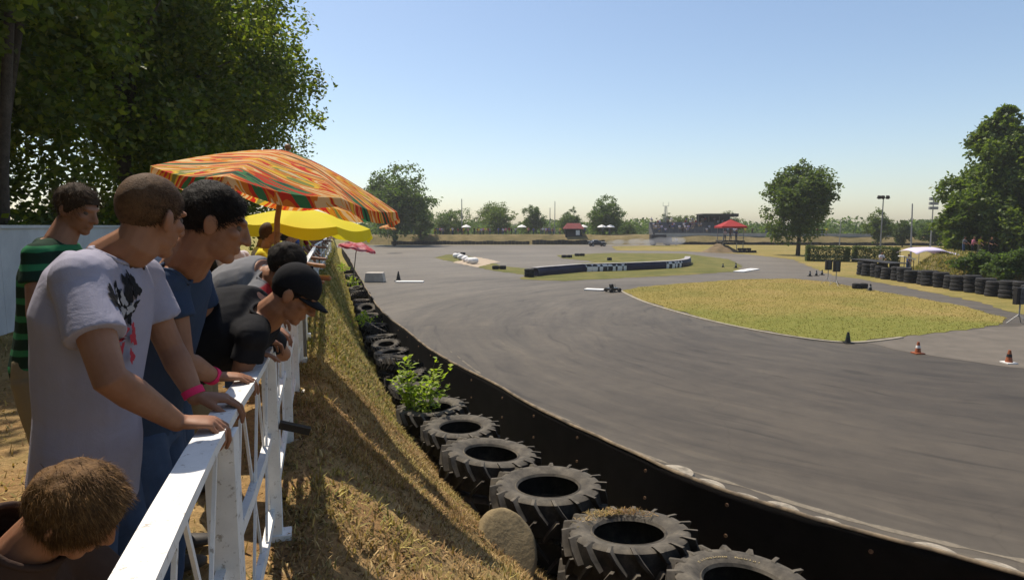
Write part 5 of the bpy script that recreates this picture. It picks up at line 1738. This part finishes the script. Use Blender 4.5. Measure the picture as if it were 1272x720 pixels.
# ------------------------------------------------------------------ people
def frame(fwd, up):
    f = V(*fwd).normalized(); u = V(*up); r = f.cross(u).normalized(); u = r.cross(f).normalized()
    return Matrix((r, f, u)).transposed()              # columns: right, forward, up
def head_mb(mb, c, M, s, neck):
    c = V(*c)
    def T(x, y, z): return c + M @ (V(x, y, z) * s)
    def el(p, r, rot=None):
        mb.ball(T(*p), tuple(q * s for q in r), M @ rot if rot is not None else M, 20, 12)
    el((0, -.012, .028), (.076, .096, .092))            # skull
    el((0, .030, -.030), (.060, .066, .088))            # face
    el((0, .022, -.070), (.056, .062, .045))            # jaw
    el((0, .070, -.098), (.026, .026, .022))            # chin
    el((0, .078, .028), (.050, .020, .014))             # brow
    for sx_ in (-1, 1):
        el((sx_ * .040, .060, -.018), (.022, .026, .020))    # cheek bones
        el((sx_ * .078, -.006, -.012), (.010, .022, .034), Matrix.Rotation(sx_ * .35, 3, 'Z'))   # ears
        el((sx_ * .083, -.012, -.004), (.007, .020, .026), Matrix.Rotation(sx_ * .5, 3, 'Z'))
    mb.tube([T(0, .092, .020), T(0, .108, -.012), T(0, .116, -.030)], [.008 * s, .012 * s, .014 * s], 10, 'round')
    for sx_ in (-1, 1): el((sx_ * .012, .102, -.034), (.010, .012, .009))
    el((0, .092, -.060), (.024, .012, .007)); el((0, .091, -.072), (.021, .012, .008))
    mb.tube([V(*neck), T(0, -.02, -.085), T(0, -.012, -.02)], [.074 * s, .064 * s, .06 * s], 14, 'round')
def eyes(o, c, M, s, off):
    for sx_ in (-1, 1):
        mb = MB(); mb.ball(V(*c) + M @ (V(sx_ * .031, .0715, .004) * s), .0125 * s, None, 12, 8); mb.build('eye', M_EYE, o, True, off=off)
M_EYE = NT('eye'); M_EYE.col((.10, .075, .06)); M_EYE.rough(.5, .2); M_EYE = M_EYE.m
def hand_mb(mb, w, f, dorsal, side, curl=(35, 40, 25), s=1.0, spread=1.0, thumb=(35, 20)):
    """side +1 = right hand.  w wrist, f finger direction, dorsal back-of-hand direction"""
    f = V(*f).normalized(); d = V(*dorsal); x = f.cross(d).normalized(); d = x.cross(f).normalized()
    x = x * side                                       # +x = little-finger side
    w = V(*w)
    # palm
    mb.loft([(w - f * .02 * s, x * .026 * s, d * .019 * s), (w + f * .012 * s, x * .030 * s, d * .019 * s), (w + f * .05 * s, x * .040 * s, d * .017 * s), (w + f * .085 * s, x * .043 * s, d * .014 * s), (w + f * .097 * s, x * .040 * s, d * .009 * s)], 16)
    for i, (ox, L, r, st) in enumerate(((-.031, .043, .0088, .092), (-.010, .048, .0092, .097), (.011, .045, .0088, .094), (.031, .035, .0078, .086))):
        p = w + f * st * s + x * ox * s
        fan = math.radians(-7 + 5 * i) * spread
        g = (f * math.cos(fan) + x * math.sin(fan)).normalized()
        a = 0
        pts = [p - g * .02 * s, p]
        for c_, k in zip(curl, (1.0, .66, .52)):
            a += math.radians(c_ * (1 + .12 * (i - 1)))
            p = p + (g * math.cos(a) - d * math.sin(a)) * L * k * s
            pts.append(p)
        mb.tube(pts, [r * s, r * 1.06 * s, r * .98 * s, r * .88 * s, r * .72 * s], 10, 'round')
    tb_, t2 = math.radians(thumb[0]), math.radians(thumb[1])
    p = w + f * .028 * s - x * .026 * s - d * .004 * s
    g = (f * math.cos(tb_) - x * math.sin(tb_) - d * .35).normalized()
    g2 = (f * math.cos(tb_ - t2) - x * math.sin(tb_ - t2) - d * .55).normalized()
    mb.tube([p - g * .018 * s, p + g * .026 * s, p + g * .05 * s, p + g * .05 * s + g2 * .03 * s], [.016 * s, .0135 * s, .0115 * s, .0092 * s], 10, 'round')
def clothe(o, name, mb, mt, voxel, wr=.004, seed=0, off=(0, 0, 0), keep=None, freq=9, stretch=(1, 1, .45)):
    co, no, fs = remesh(mb, voxel, 3)
    n1 = vnoise(co * freq * np.array(stretch) + seed) + .5 * vnoise(co * freq * 2.3 * np.array(stretch) + seed + 9)
    ridge = 1 - np.abs(vnoise(co * freq * .9 * np.array((1, 1, .7)) + seed + 31)) * 2
    co = co + no * (wr * (n1 + .7 * ridge))[:, None]
    if keep is not None:
        k = keep(co)
        fm = k[fs].all(1)
        fs = fs[fm]
        used = np.unique(fs); re = -np.ones(len(co), int); re[used] = np.arange(len(used))
        co = co[used]; fs = re[fs]
    c = np_mesh(name, co - np.array(off), fs, mt, o, smooth=True)
    return c
def hair_cap(o, c, M, s, mt, voxel, off, grow=.010, low=-.02, fringe=.07, strands=900, slen=.02, seed=0, back=-.075, clump=.3, lift=.6):
    """hair shell above a sloping hairline, with short strands on it"""
    mb = MB()
    c = V(*c)
    mb.ball(c + M @ (V(0, -.014, .030) * s), tuple((q + grow) * s for q in (.076, .096, .092)), M, 40, 26)
    co, no, fs = remesh(mb, voxel, 1)
    Mi = np.array(M.inverted())
    L = ((co - np.array(c)) @ Mi.T) / s
    co = co + no * (grow * .45 * s * (vnoise(L * 26 + seed) + .5 * vnoise(L * 60 + seed)))[:, None]
    # hairline: high in front, lower behind the ears
    hl = np.where(L[:, 1] > .02, low + (fringe - low) * np.clip((L[:, 1] - .02) / .06, 0, 1), low + (back - low) * np.clip((-L[:, 1] - .01) / .05, 0, 1))
    hl = hl + .006 * vnoise(L * 40 + 3)
    k = L[:, 2] > hl
    fm = k[fs].all(1)
    fs2 = fs[fm]
    used = np.unique(fs2); re = -np.ones(len(co), int); re[used] = np.arange(len(used))
    h = np_mesh('hair', co[used] - np.array(off), re[fs2], mt, o, smooth=True)
    if strands:
        rs = np.random.RandomState(seed + 5)
        ext = np.where((L[:, 2] > hl - .022 * rs.uniform(0, 1, len(co)) ** 1.5) & (L[:, 1] < .075))[0]
        pk = rs.choice(ext, strands)
        p = co[pk]; n_ = no[pk]
        fl = np.array(M) @ np.array((0.15, .75, -.25))
        d = n_ * lift + fl[None] * .8 + rs.normal(0, clump, (strands, 3))
        d /= np.linalg.norm(d, axis=1)[:, None]
        sd = np.cross(d, n_); sd /= np.linalg.norm(sd, axis=1)[:, None] + 1e-9
        ln_ = (slen * s * rs.uniform(.5, 1.3, strands))[:, None]
        w_ = .0007 * s
        b0 = p - n_ * .003
        m1 = b0 + d * ln_ * .6; e = b0 + d * ln_ + fl[None] * ln_ * .2 - np.array((0, 0, .15)) * ln_
        v = np.stack([b0 - sd * w_, b0 + sd * w_, m1 + sd * w_ * .8, m1 - sd * w_ * .8, e], 1).reshape(-1, 3)
        i = np.arange(strands)[:, None] * 5
        f = np.concatenate([i + np.array([[0, 1, 2]]), i + np.array([[0, 2, 3]]), i + np.array([[3, 2, 4]])], 0)
        # the strands belong to the hair mesh
        hv = np.concatenate([co[used], v]) - np.array(off)
        q4 = re[fs2]
        tri = np.concatenate([q4[:, [0, 1, 2]], q4[:, [0, 2, 3]], f + len(used)], 0)
        bpy.data.objects.remove(h)
        h = np_mesh('hair', hv, tri, mt, o, smooth=True, k=3)
    return h
def person(label, J, shirt, legs, hair, voxel=.005, sleeve=.55, head_s=1.0, fwd=(1, 0, 0), hup=(0, 0, 1), hf=(1, 0, 0), hcfg=None, group=None, wr=.004, tshirt_low=.10, girth=1.0, loose=.016, ground=TOP, feet=None, side_panel=None, seed=0, freq=9, collar_up=0.0):
    """J: pelvis, chest, neck, head, shR, elR, wrR, shL, elL, wrL; hands: hR / hL = (finger dir, dorsal, curl)"""
    base = V(J['pelvis'].x, J['pelvis'].y, ground)
    o = thing('person', label, 'person', base, 0, group)
    pel, che, nek, hd = J['pelvis'], J['chest'], J['neck'], J['head']
    right = (J['shR'] - J['shL']).normalized()
    hr = V(*fwd).cross(V(0, 0, 1)).normalized()         # right of the hips
    hr = (hr + right * .4).normalized()
    HM = frame(hf, hup)
    def torso(mb, g, lo=0.0, hi=1.0):
        sp = [pel + V(0, 0, -.10), pel, pel.lerp(che, .42), pel.lerp(che, .78), che, che.lerp(nek, .55), che.lerp(nek, .88)]
        wd_ = [.15, .168, .148, .158, .170, .158, .100]
        dp = [.105, .118, .108, .118, .122, .105, .078]
        secs = []
        for i, p in enumerate(sp):
            t = i / (len(sp) - 1)
            r = (hr * (1 - t) + right * t).normalized()
            ax = (sp[min(i + 1, 6)] - sp[max(i - 1, 0)]).normalized()
            r = (r - ax * r.dot(ax)).normalized()
            f = ax.cross(r).normalized()
            secs.append((p, r * (wd_[i] * girth + g), f * (dp[i] * girth + g)))
        mb.loft(secs, 24)
        mb.ball(che, (.10 + g, .10 + g, .10 + g), None, 14, 9)
    def arm(mb, q, g, upto=None, skin=True):
        sh, el, w = J['sh' + q], J['el' + q], J['wr' + q]
        if upto is None:
            mb.tube([sh, sh.lerp(el, .35), sh.lerp(el, .8), el, el.lerp(w, .3), el.lerp(w, .75), w], [.055 + g, .050 + g, .042 + g, .041 + g, .043 + g, .033 + g, .027 + g], 16, 'round')
        else:
            e = sh.lerp(el, upto)
            mb.tube([sh.lerp(che, .25), sh, sh.lerp(el, upto * .5), e], [.062 + g, .054 + g, .052 + g, .058 + g], 16, True)
        mb.tube([sh, che.lerp(nek, .75), ], [.055 + g, .05 + g], 14, 'round')
    body = MB()
    torso(body, 0.0)
    for q in 'RL':
        arm(body, q, 0.0)
        if 'h' + q in J:
            f, d, curl = J['h' + q][:3]
            hand_mb(body, J['wr' + q], f, d, 1 if q == 'R' else -1, curl, 1.0)
    head_mb(body, hd, HM, head_s, nek + V(0, 0, -.03))
    legsb = MB()
    feet = feet or [pel + hr * .11, pel - hr * .11]
    kn = []
    for sgn, ft in zip((1, -1), feet):
        hip = pel + hr * .09 * sgn + V(0, 0, -.06)
        ft = V(ft.x, ft.y, ground + .08)
        k = hip.lerp(ft, .5) + V(*fwd) * .05
        kn.append((hip, k, ft))
        body.tube([hip, hip.lerp(k, .5), k, k.lerp(ft, .35), ft], [.085, .078, .055, .055, .040], 14, 'round')
        legsb.tube([hip + V(0, 0, .02), hip.lerp(k, .5), k, k.lerp(ft, .4), ft + V(0, 0, -.01)], [.105, .094, .076, .073, .066], 14, True)
    legsb.loft([(pel + V(0, 0, .07), hr * .168 * girth, V(*fwd) * .122 * girth), (pel, hr * .182 * girth, V(*fwd) * .13 * girth), (pel + V(0, 0, -.1), hr * .178 * girth, V(*fwd) * .125 * girth)], 20)
    co, no, fs = remesh(body, voxel, 2)
    np_mesh('body', co - np.array(base), fs, M_SKIN, o, smooth=True)
    top = MB()
    torso(top, loose)
    for q in 'RL': arm(top, q, loose * .8, sleeve)
    nd = ((hd - nek).normalized() * .45 + (nek - che).normalized() * .55).normalized()
    npt = np.array(nek + nd * (.002 + collar_up)); ndn = np.array(nd)
    if collar_up: top.tube([nek - nd * .03, nek + nd * (collar_up + .02)], [.10, .08], 18, True)
    hcen = np.array(nek + nd * collar_up)
    def keep(c):
        d = c - npt
        return ~(((d @ ndn) > 0.0) & (np.linalg.norm(c - hcen, axis=1) < .128 * head_s))
    sh = clothe(o, 'shirt', top, shirt, max(voxel * 1.4, .007), wr, seed, base, keep, freq)
    # ribbed collar along the neck opening of the shirt
    from collections import Counter
    cnt = Counter(e for p in sh.data.polygons for e in p.edge_keys)
    bvs = sorted({v for e, n_ in cnt.items() if n_ == 1 for v in e})
    if len(bvs) > 12:
        bp = np.array([sh.data.vertices[i].co[:] for i in bvs]) + np.array(base)
        ca = np.array((right - nd * right.dot(nd)).normalized()); cb = np.cross(ndn, ca)
        cen = bp.mean(0)
        ang = np.arctan2((bp - cen) @ cb, (bp - cen) @ ca)
        K_ = 24
        bins = ((ang + np.pi) / (2 * np.pi) * K_).astype(int) % K_
        ok_ = [k_ for k_ in range(K_) if (bins == k_).any()]
        ring = np.array([bp[bins == k_].mean(0) for k_ in ok_])
        for _ in range(2): ring = .5 * ring + .25 * np.roll(ring, 1, 0) + .25 * np.roll(ring, -1, 0)
        ring = np.concatenate([ring, ring[:1]])
        cl_ = MB(); cl_.tube([V(*q) for q in ring], .0075, 8, False); cl_.build('collar', shirt, sh, True, off=base)
    clothe(o, 'trousers', legsb, legs, .012, .005, seed + 3, base)
    for (hip, k, ft) in kn:
        mb = MB()
        mb.loft([(V(ft.x, ft.y, ground + .045) + V(*fwd) * t, hr * w_, V(0, 0, h_)) for t, w_, h_ in ((-.09, .025, .03), (-.07, .04, .045), (0, .042, .045), (.09, .048, .036), (.16, .04, .026), (.185, .02, .016))], 14)
        mb.build('shoe', M_SHOE, o, True, off=base)
    if hair is not None:
        cfg = dict(grow=.010, low=-.02, fringe=.07, strands=900, slen=.02, seed=seed)
        cfg.update(hcfg or {})
        hair_cap(o, hd, HM, head_s, hair, max(.004, voxel), base, **cfg)
    eyes(o, hd, HM, head_s, base)
    return o, HM, base
def rail_hand(y, back=.075, up=.032):
    d = fence_dir(y)
    return V(fence_x(y), y, RAIL_Z) + V(-d.y, d.x, 0) * back + V(0, 0, up)
def nrm(y):                                            # towards the track
    d = fence_dir(y)
    return V(d.y, -d.x, 0)
DN = V(0, 0, -1)

# the man in the white T-shirt, nearest the camera
n0 = nrm(1.8)
J = dict(pelvis=P(108, 585, 1.78), chest=P(118, 392, 1.76), neck=P(136, 312, 1.78), head=P(188, 268, 1.80),
         shR=P(98, 345, 1.60), elR=P(136, 470, 1.50), wrR=rail_hand(1.74, .085, .035), shL=P(172, 345, 1.95), elL=P(212, 432, 1.98), wrL=rail_hand(1.98, .09, .04),
         hR=(n0 * .95 + V(0, .10, -.10), V(0, -.05, 1), (38, 42, 25)), hL=(n0 * .95 + V(0, .1, -.12), V(0, 0, 1), (30, 40, 25)))
fr = [V(J['pelvis'].x - .05, J['pelvis'].y - .12, 0), V(J['pelvis'].x - .05, J['pelvis'].y + .14, 0)]
C_TEE = cloth('lilac_white_cotton', (.32, .305, .375), (.285, .275, .34))
M_HCROP = hair_mat('cropped_hair', (.070, .038, .018), (.030, .016, .008))
o1, HM1, B1 = person('tall man in a white printed T-shirt and jeans gripping the white railing', J, C_TEE, C_DENIM, M_HCROP, .0045, .60, .96, n0, (0.12, 0, 1), (.30, .93, -.22), dict(grow=.003, low=.004, fringe=.085, strands=16000, slen=.008, back=-.05, clump=.14, lift=.5), feet=fr, wr=.0062, seed=2, freq=6.5, loose=.018, girth=1.0)
# abstract dark and red print on the chest: blots that hug the cloth
def print_on(o, shirt_name, base, centre, normal, up, w, h, blots, mt_list):
    sh = [c for c in o.children if c.name.startswith(shirt_name)][0]
    from mathutils.bvhtree import BVHTree
    me = sh.data
    bv = BVHTree.FromPolygons([v_.co.copy() for v_ in me.vertices], [tuple(p.vertices) for p in me.polygons])
    n_ = V(*normal).normalized(); u = V(*up); r = u.cross(n_).normalized(); u = n_.cross(r).normalized()
    c = V(*centre) - V(*base)
    for bi, (bx_, by_, rx, ry, rot, mi, name) in enumerate(blots):
        mb = MB(); N = 26
        ring = []
        for rr in (0, .5, 1):
            for k in range(N):
                a = 2 * math.pi * k / N
                wob_ = 1 + .28 * math.sin(3 * a + bi) + .16 * math.sin(7 * a + bi * 2)
                x, y = math.cos(a) * rx * rr * wob_, math.sin(a) * ry * rr * wob_
                x, y = x * math.cos(rot) - y * math.sin(rot), x * math.sin(rot) + y * math.cos(rot)
                q = c + r * (bx_ + x) * w + u * (by_ + y) * h
                hit = bv.ray_cast(q + n_ * .4, -n_)
                ring.append((hit[0] + n_ * (.0022 + .0004 * bi)) if hit[0] is not None else q)
        fs = []
        for j in range(2):
            for k in range(N):
                k2 = (k + 1) % N
                fs.append((j * N + k, (j + 1) * N + k, (j + 1) * N + k2, j * N + k2))
        mb.add(ring, fs)
        mb.build(name, mt_list[mi], sh, True)
M_PB, M_PR, M_PW = cloth('print_black', (.02, .02, .022)), cloth('print_red', (.42, .05, .07)), cloth('print_grey', (.34, .34, .36))
rsp = np.random.RandomState(6)
bl = []
for k in range(16): bl.append((rsp.uniform(-.45, .45), rsp.uniform(.0, .5), rsp.uniform(.10, .2), rsp.uniform(.05, .11), rsp.uniform(0, 3), 0, 'print'))
for k in range(9): bl.append((rsp.uniform(-.4, .4), rsp.uniform(.1, .4), rsp.uniform(.06, .12), rsp.uniform(.03, .06), rsp.uniform(0, 3), 2, 'print'))
for k in range(16): bl.append((rsp.uniform(-.4, .35), rsp.uniform(-.5, -.05), rsp.uniform(.06, .13), rsp.uniform(.035, .08), rsp.uniform(0, 3), 1, 'print'))
chf = n0 * .8 + V(0, -.6, 0)
print_on(o1, 'shirt', B1, P(166, 402, 1.64), chf, (0, 0, 1), .125, .21, bl, [M_PB, M_PR, M_PW])
M_BAND = cloth('pink_wristband', (.75, .04, .14))
def band(o, J, q, t, base, mt=M_BAND, r=.034, w_=.012, name='wristband'):
    a, b_ = J['el' + q], J['wr' + q]
    p = a.lerp(b_, t); d = (b_ - a).normalized()
    mb = MB(); mb.tube([p - d * w_, p + d * w_], r, 18, True); mb.build(name, mt, o, R(40), off=base)
band(o1, J, 'L', .90, B1)

# the man in navy behind him
n0 = nrm(2.4)
J = dict(pelvis=P(178, 520, 2.35), chest=P(205, 395, 2.3), neck=P(228, 322, 2.2), head=P(266, 276, 2.12),
         shR=P(208, 352, 2.1), elR=P(226, 448, 2.08), wrR=rail_hand(2.28, .10, .035), shL=P(240, 345, 2.5), elL=P(262, 420, 2.58), wrL=rail_hand(2.66, .09, .04),
         hR=(n0 * .95 + V(0, .25, -.12), V(0, 0, 1), (22, 35, 25)), hL=(n0 * .95 + V(0, .35, -.05), V(0, 0, 1), (12, 20, 15)))
o2, HM2, B2 = person('dark haired man in a navy T-shirt leaning on the railing with a pink wristband', J, C_NAVY, C_DENIM, M_HDARK, .0048, .45, 1.05, n0, (0, 0, 1), (.86, .42, -.36), dict(grow=.010, low=-.008, fringe=.06, strands=12000, slen=.015, back=-.06, lift=.3), seed=12, girth=.95)
band(o2, J, 'R', .93, B2)

# the man in black with the cap, bent over the rail
n0 = nrm(3.0)
J = dict(pelvis=P(196, 462, 2.85), chest=P(282, 406, 2.72), neck=P(330, 386, 2.7), head=P(366, 364, 2.68),
         shR=P(312, 420, 2.50), elR=P(300, 462, 2.50), wrR=rail_hand(2.85, .02, .05), shL=P(318, 402, 2.92), elL=P(352, 440, 3.25), wrL=rail_hand(3.3, .02, .05),
         hR=(n0 * .6 + V(0, .8, -.1), V(0, 0, 1), (25, 35, 25)), hL=(n0 * .9 + V(0, -.2, -.2), V(0, 0, 1), (25, 35, 25)))
o3, HM3, B3 = person('man in a black T-shirt and black cap bent far over the railing', J, C_BLACK, C_DENIM, None, .006, .62, 1.0, n0, (.75, .1, .66), (.78, .10, -.62), seed=22, girth=1.34, wr=.007)
def cap_on(o, hd, HM, s, base, mt):
    hd = V(*hd)
    mb = MB(); mb.ball(hd + HM @ (V(0, -.010, .036) * s), tuple(q * s for q in (.086, .108, .100)), HM, 36, 22)
    co, no, fs = remesh(mb, .005, 1)
    L = ((co - np.array(hd)) @ np.array(HM.inverted()).T) / s
    k = L[:, 2] > .022 - .035 * np.clip(-L[:, 1] / .09, 0, 1)
    fs2 = fs[k[fs].all(1)]; used = np.unique(fs2); re = -np.ones(len(co), int); re[used] = np.arange(len(used))
    c = np_mesh('cap', co[used] - np.array(base), re[fs2], mt, o, smooth=True)
    mb = MB()
    vs = []; nu, nv = 14, 5
    for j in range(nv):
        for i in range(nu):
            a = R(-78 + 156 * i / (nu - 1)); t = j / (nv - 1)
            x = math.sin(a) * .082; y = .098 * math.cos(a) - .010 + t * .078 * max(.0, math.cos(a)) ** .6
            z = .028 - .010 * t * t - .016 * (math.sin(a) ** 2) * (1 - .2 * t)
            vs.append(hd + HM @ (V(x * (1 - .06 * t), y, z) * s))
    mb.add(vs, [(j * nu + i, j * nu + i + 1, (j + 1) * nu + i + 1, (j + 1) * nu + i) for j in range(nv - 1) for i in range(nu - 1)])
    b_ = mb.build('brim', mt, c, True, off=base)
    md = b_.modifiers.new('t', 'SOLIDIFY'); md.thickness = .005
    mb = MB(); mb.ball(hd + HM @ (V(0, -.010, .137) * s), .008 * s, None, 10, 6); mb.build('button', mt, c, True, off=base)
cap_on(o3, J['head'], HM3, 1.0, B3, C_BLACK)
hair_cap(o3, J['head'], HM3, 1.0, M_HDARK, .005, B3, grow=.006, low=-.02, fringe=.09, strands=0, back=-.07)

# the man in grey with a red side, bent over beyond him
n0 = nrm(3.7)
J = dict(pelvis=P(236, 392, 3.75), chest=P(300, 352, 3.65), neck=P(335, 338, 3.6), head=P(357, 330, 3.55),
         shR=P(318, 372, 3.42), elR=P(318, 420, 3.35), wrR=rail_hand(3.55, .02, .05), shL=P(322, 345, 3.85), elL=P(342, 392, 3.95), wrL=rail_hand(4.0, .02, .05),
         hR=(n0 * .6 + V(0, .8, -.1), V(0, 0, 1), (25, 35, 25)), hL=(n0 * .9 + V(0, -.2, -.2), V(0, 0, 1), (25, 35, 25)))
m = NT('grey_red_cotton')
sx_ = m.n('ShaderNodeSeparateXYZ')
# the red lower flank: a seam running along the trunk of the shirt
geo_ = m.n('ShaderNodeTexCoord')
pz, py_ = J['pelvis'], J['neck']
sl_ = (py_.z - pz.z) / (py_.x - pz.x)
m.l(geo_.outputs['Object'], sx_.inputs[0])
line = m.math('SUBTRACT', sx_.outputs['Z'], m.math('ADD', m.math('MULTIPLY', sx_.outputs['X'], sl_), (pz.z - TOP) + .005))
wl_ = m.math('ADD', line, m.math('MULTIPLY', m.math('ADD', sx_.outputs['Y'], 0.0), -.25))
m.col(m.ramp(m.math('ADD', wl_, .5), [(.49, (.24, .014, .022)), (.505, (.17, .17, .18))])); m.rough(.9, .12)
m.bump(m.noise(m.coord('Object'), 12, 3, .5), .4, .01)
o4, HM4, B4 = person('man in a grey and dark red shirt bent over the railing beyond the black cap', J, m.m, C_KHAKI, M_HDARK, .007, .6, 1.02, n0, (.6, 0, .8), (.85, .15, -.45), dict(grow=.014, low=-.02, fringe=.055, strands=1500, slen=.03), seed=32, girth=1.08, wr=.006)

# the man in green stripes at the left, behind
m = NT('green_striped_cotton')
sz_ = m.n('ShaderNodeSeparateXYZ'); m.l(m.n('ShaderNodeTexCoord').outputs['Object'], sz_.inputs[0])
wv_ = m.math('SINE', m.math('ADD', m.math('MULTIPLY', sz_.outputs['Z'], 70.0), m.math('MULTIPLY', m.noise(m.coord('Object'), 6, 2), 2.0)))
m.col(m.ramp(wv_, [(.35, (.012, .03, .018)), (.5, (.03, .16, .065))])); m.rough(.9, .12)
m.bump(m.noise(m.coord('Object'), 12, 3, .5), .4, .01)
n0 = nrm(2.6)
J = dict(pelvis=P(52, 455, 3.25), chest=P(64, 345, 3.25), neck=P(74, 293, 3.25), head=P(96, 260, 3.28),
         shR=P(46, 318, 3.08), elR=P(44, 390, 3.0), wrR=P(84, 425, 3.15), shL=P(86, 315, 3.45), elL=P(98, 380, 3.5), wrL=P(130, 410, 3.55),
         hR=(n0, V(0, 0, 1), (25, 30, 20)), hL=(n0, V(0, 0, 1), (25, 30, 20)))
o5, HM5, B5 = person('man in a green and black striped shirt standing behind the others', J, m.m, C_KHAKI, M_HBROWN, .007, .5, 1.0, n0, (0, 0, 1), (.92, -.05, -.35), dict(grow=.014, low=-.02, fringe=.05, strands=2200, slen=.035, clump=.5), seed=42)

# the boy with tousled light brown hair at the bottom left
n0 = nrm(1.2)
hc = P(93, 634, 1.20)
J = dict(pelvis=hc + V(-.28, -.04, -.56), chest=hc + V(-.20, -.02, -.22), neck=hc + V(-.12, -.01, -.075), head=hc,
         shR=hc + V(-.20, -.13, -.085), elR=hc + V(-.14, -.20, -.38), wrR=hc + V(.04, -.10, -.44), shL=hc + V(-.14, .15, -.17), elL=hc + V(-.02, .22, -.40), wrL=hc + V(.10, .12, -.44),
         hR=(n0, V(0, 0, 1), (30, 40, 25)), hL=(n0, V(0, 0, 1), (30, 40, 25)))
o6, HM6, B6 = person('boy with tousled light brown hair and a dark brown jacket peering at the railing', J, C_BROWN, C_DENIM, M_HLIGHT, .005, .95, .80, n0, (.7, 0, .75), (.72, .34, -.72), dict(grow=.018, low=-.055, fringe=.03, strands=22000, slen=.026, back=-.085, clump=.22, lift=.26), seed=52, girth=.84, wr=.006, collar_up=.035)

# ------------------------------------------------------------------ the rest of the crowd along the railing
rs = np.random.RandomState(31)
HI = {}
crowd = [(286, 300, 6.2, 0, 'spectator in a white shirt under the striped parasol'), (318, 300, 7.0, 7, 'spectator in a lilac top beside the parasol pole'),
         (338, 300, 6.6, 4, 'spectator in a yellow shirt behind the wooden parasol pole'), (250, 300, 7.4, 2, 'spectator in black half hidden behind the man in navy')]
for k, (px, py, Y, q, lab) in enumerate(crowd):
    p = P(px, py, Y)
    person_at(PM[q][1], (min(p.x, fence_x(Y) - .35), Y, TOP - .05), -math.pi / 2 + rs.uniform(-.4, .4), lab, None, 1.0)
for k in range(34):
    Y = 8.5 + 1.15 * k * (1 + .012 * k)
    q = rs.randint(0, 8)
    person_at(PM[q][1], (fence_x(Y) - .30 - rs.uniform(0, .3), Y, TOP - .04), -math.pi / 2 + rs.uniform(-.5, .5), 'spectator in a %s lined up along the railing beyond the parasols' % PM[q][0], 'spectators along the railing', rs.uniform(.92, 1.03))

# ------------------------------------------------------------------ the air: thin summer haze
m = NT('haze')
m.t.nodes.remove(m.b)
pv = m.n('ShaderNodeVolumePrincipled')
pv.inputs['Color'].default_value = (.86, .88, .90, 1)
pv.inputs['Density'].default_value = .0004
pv.inputs['Anisotropy'].default_value = .3
m.l(pv.outputs[0], m.out.inputs['Volume'])
mb = MB(); mb.box((20, 120, 12), (420, 330, 27))
tag(mb.build('haze', m.m), kind='stuff')
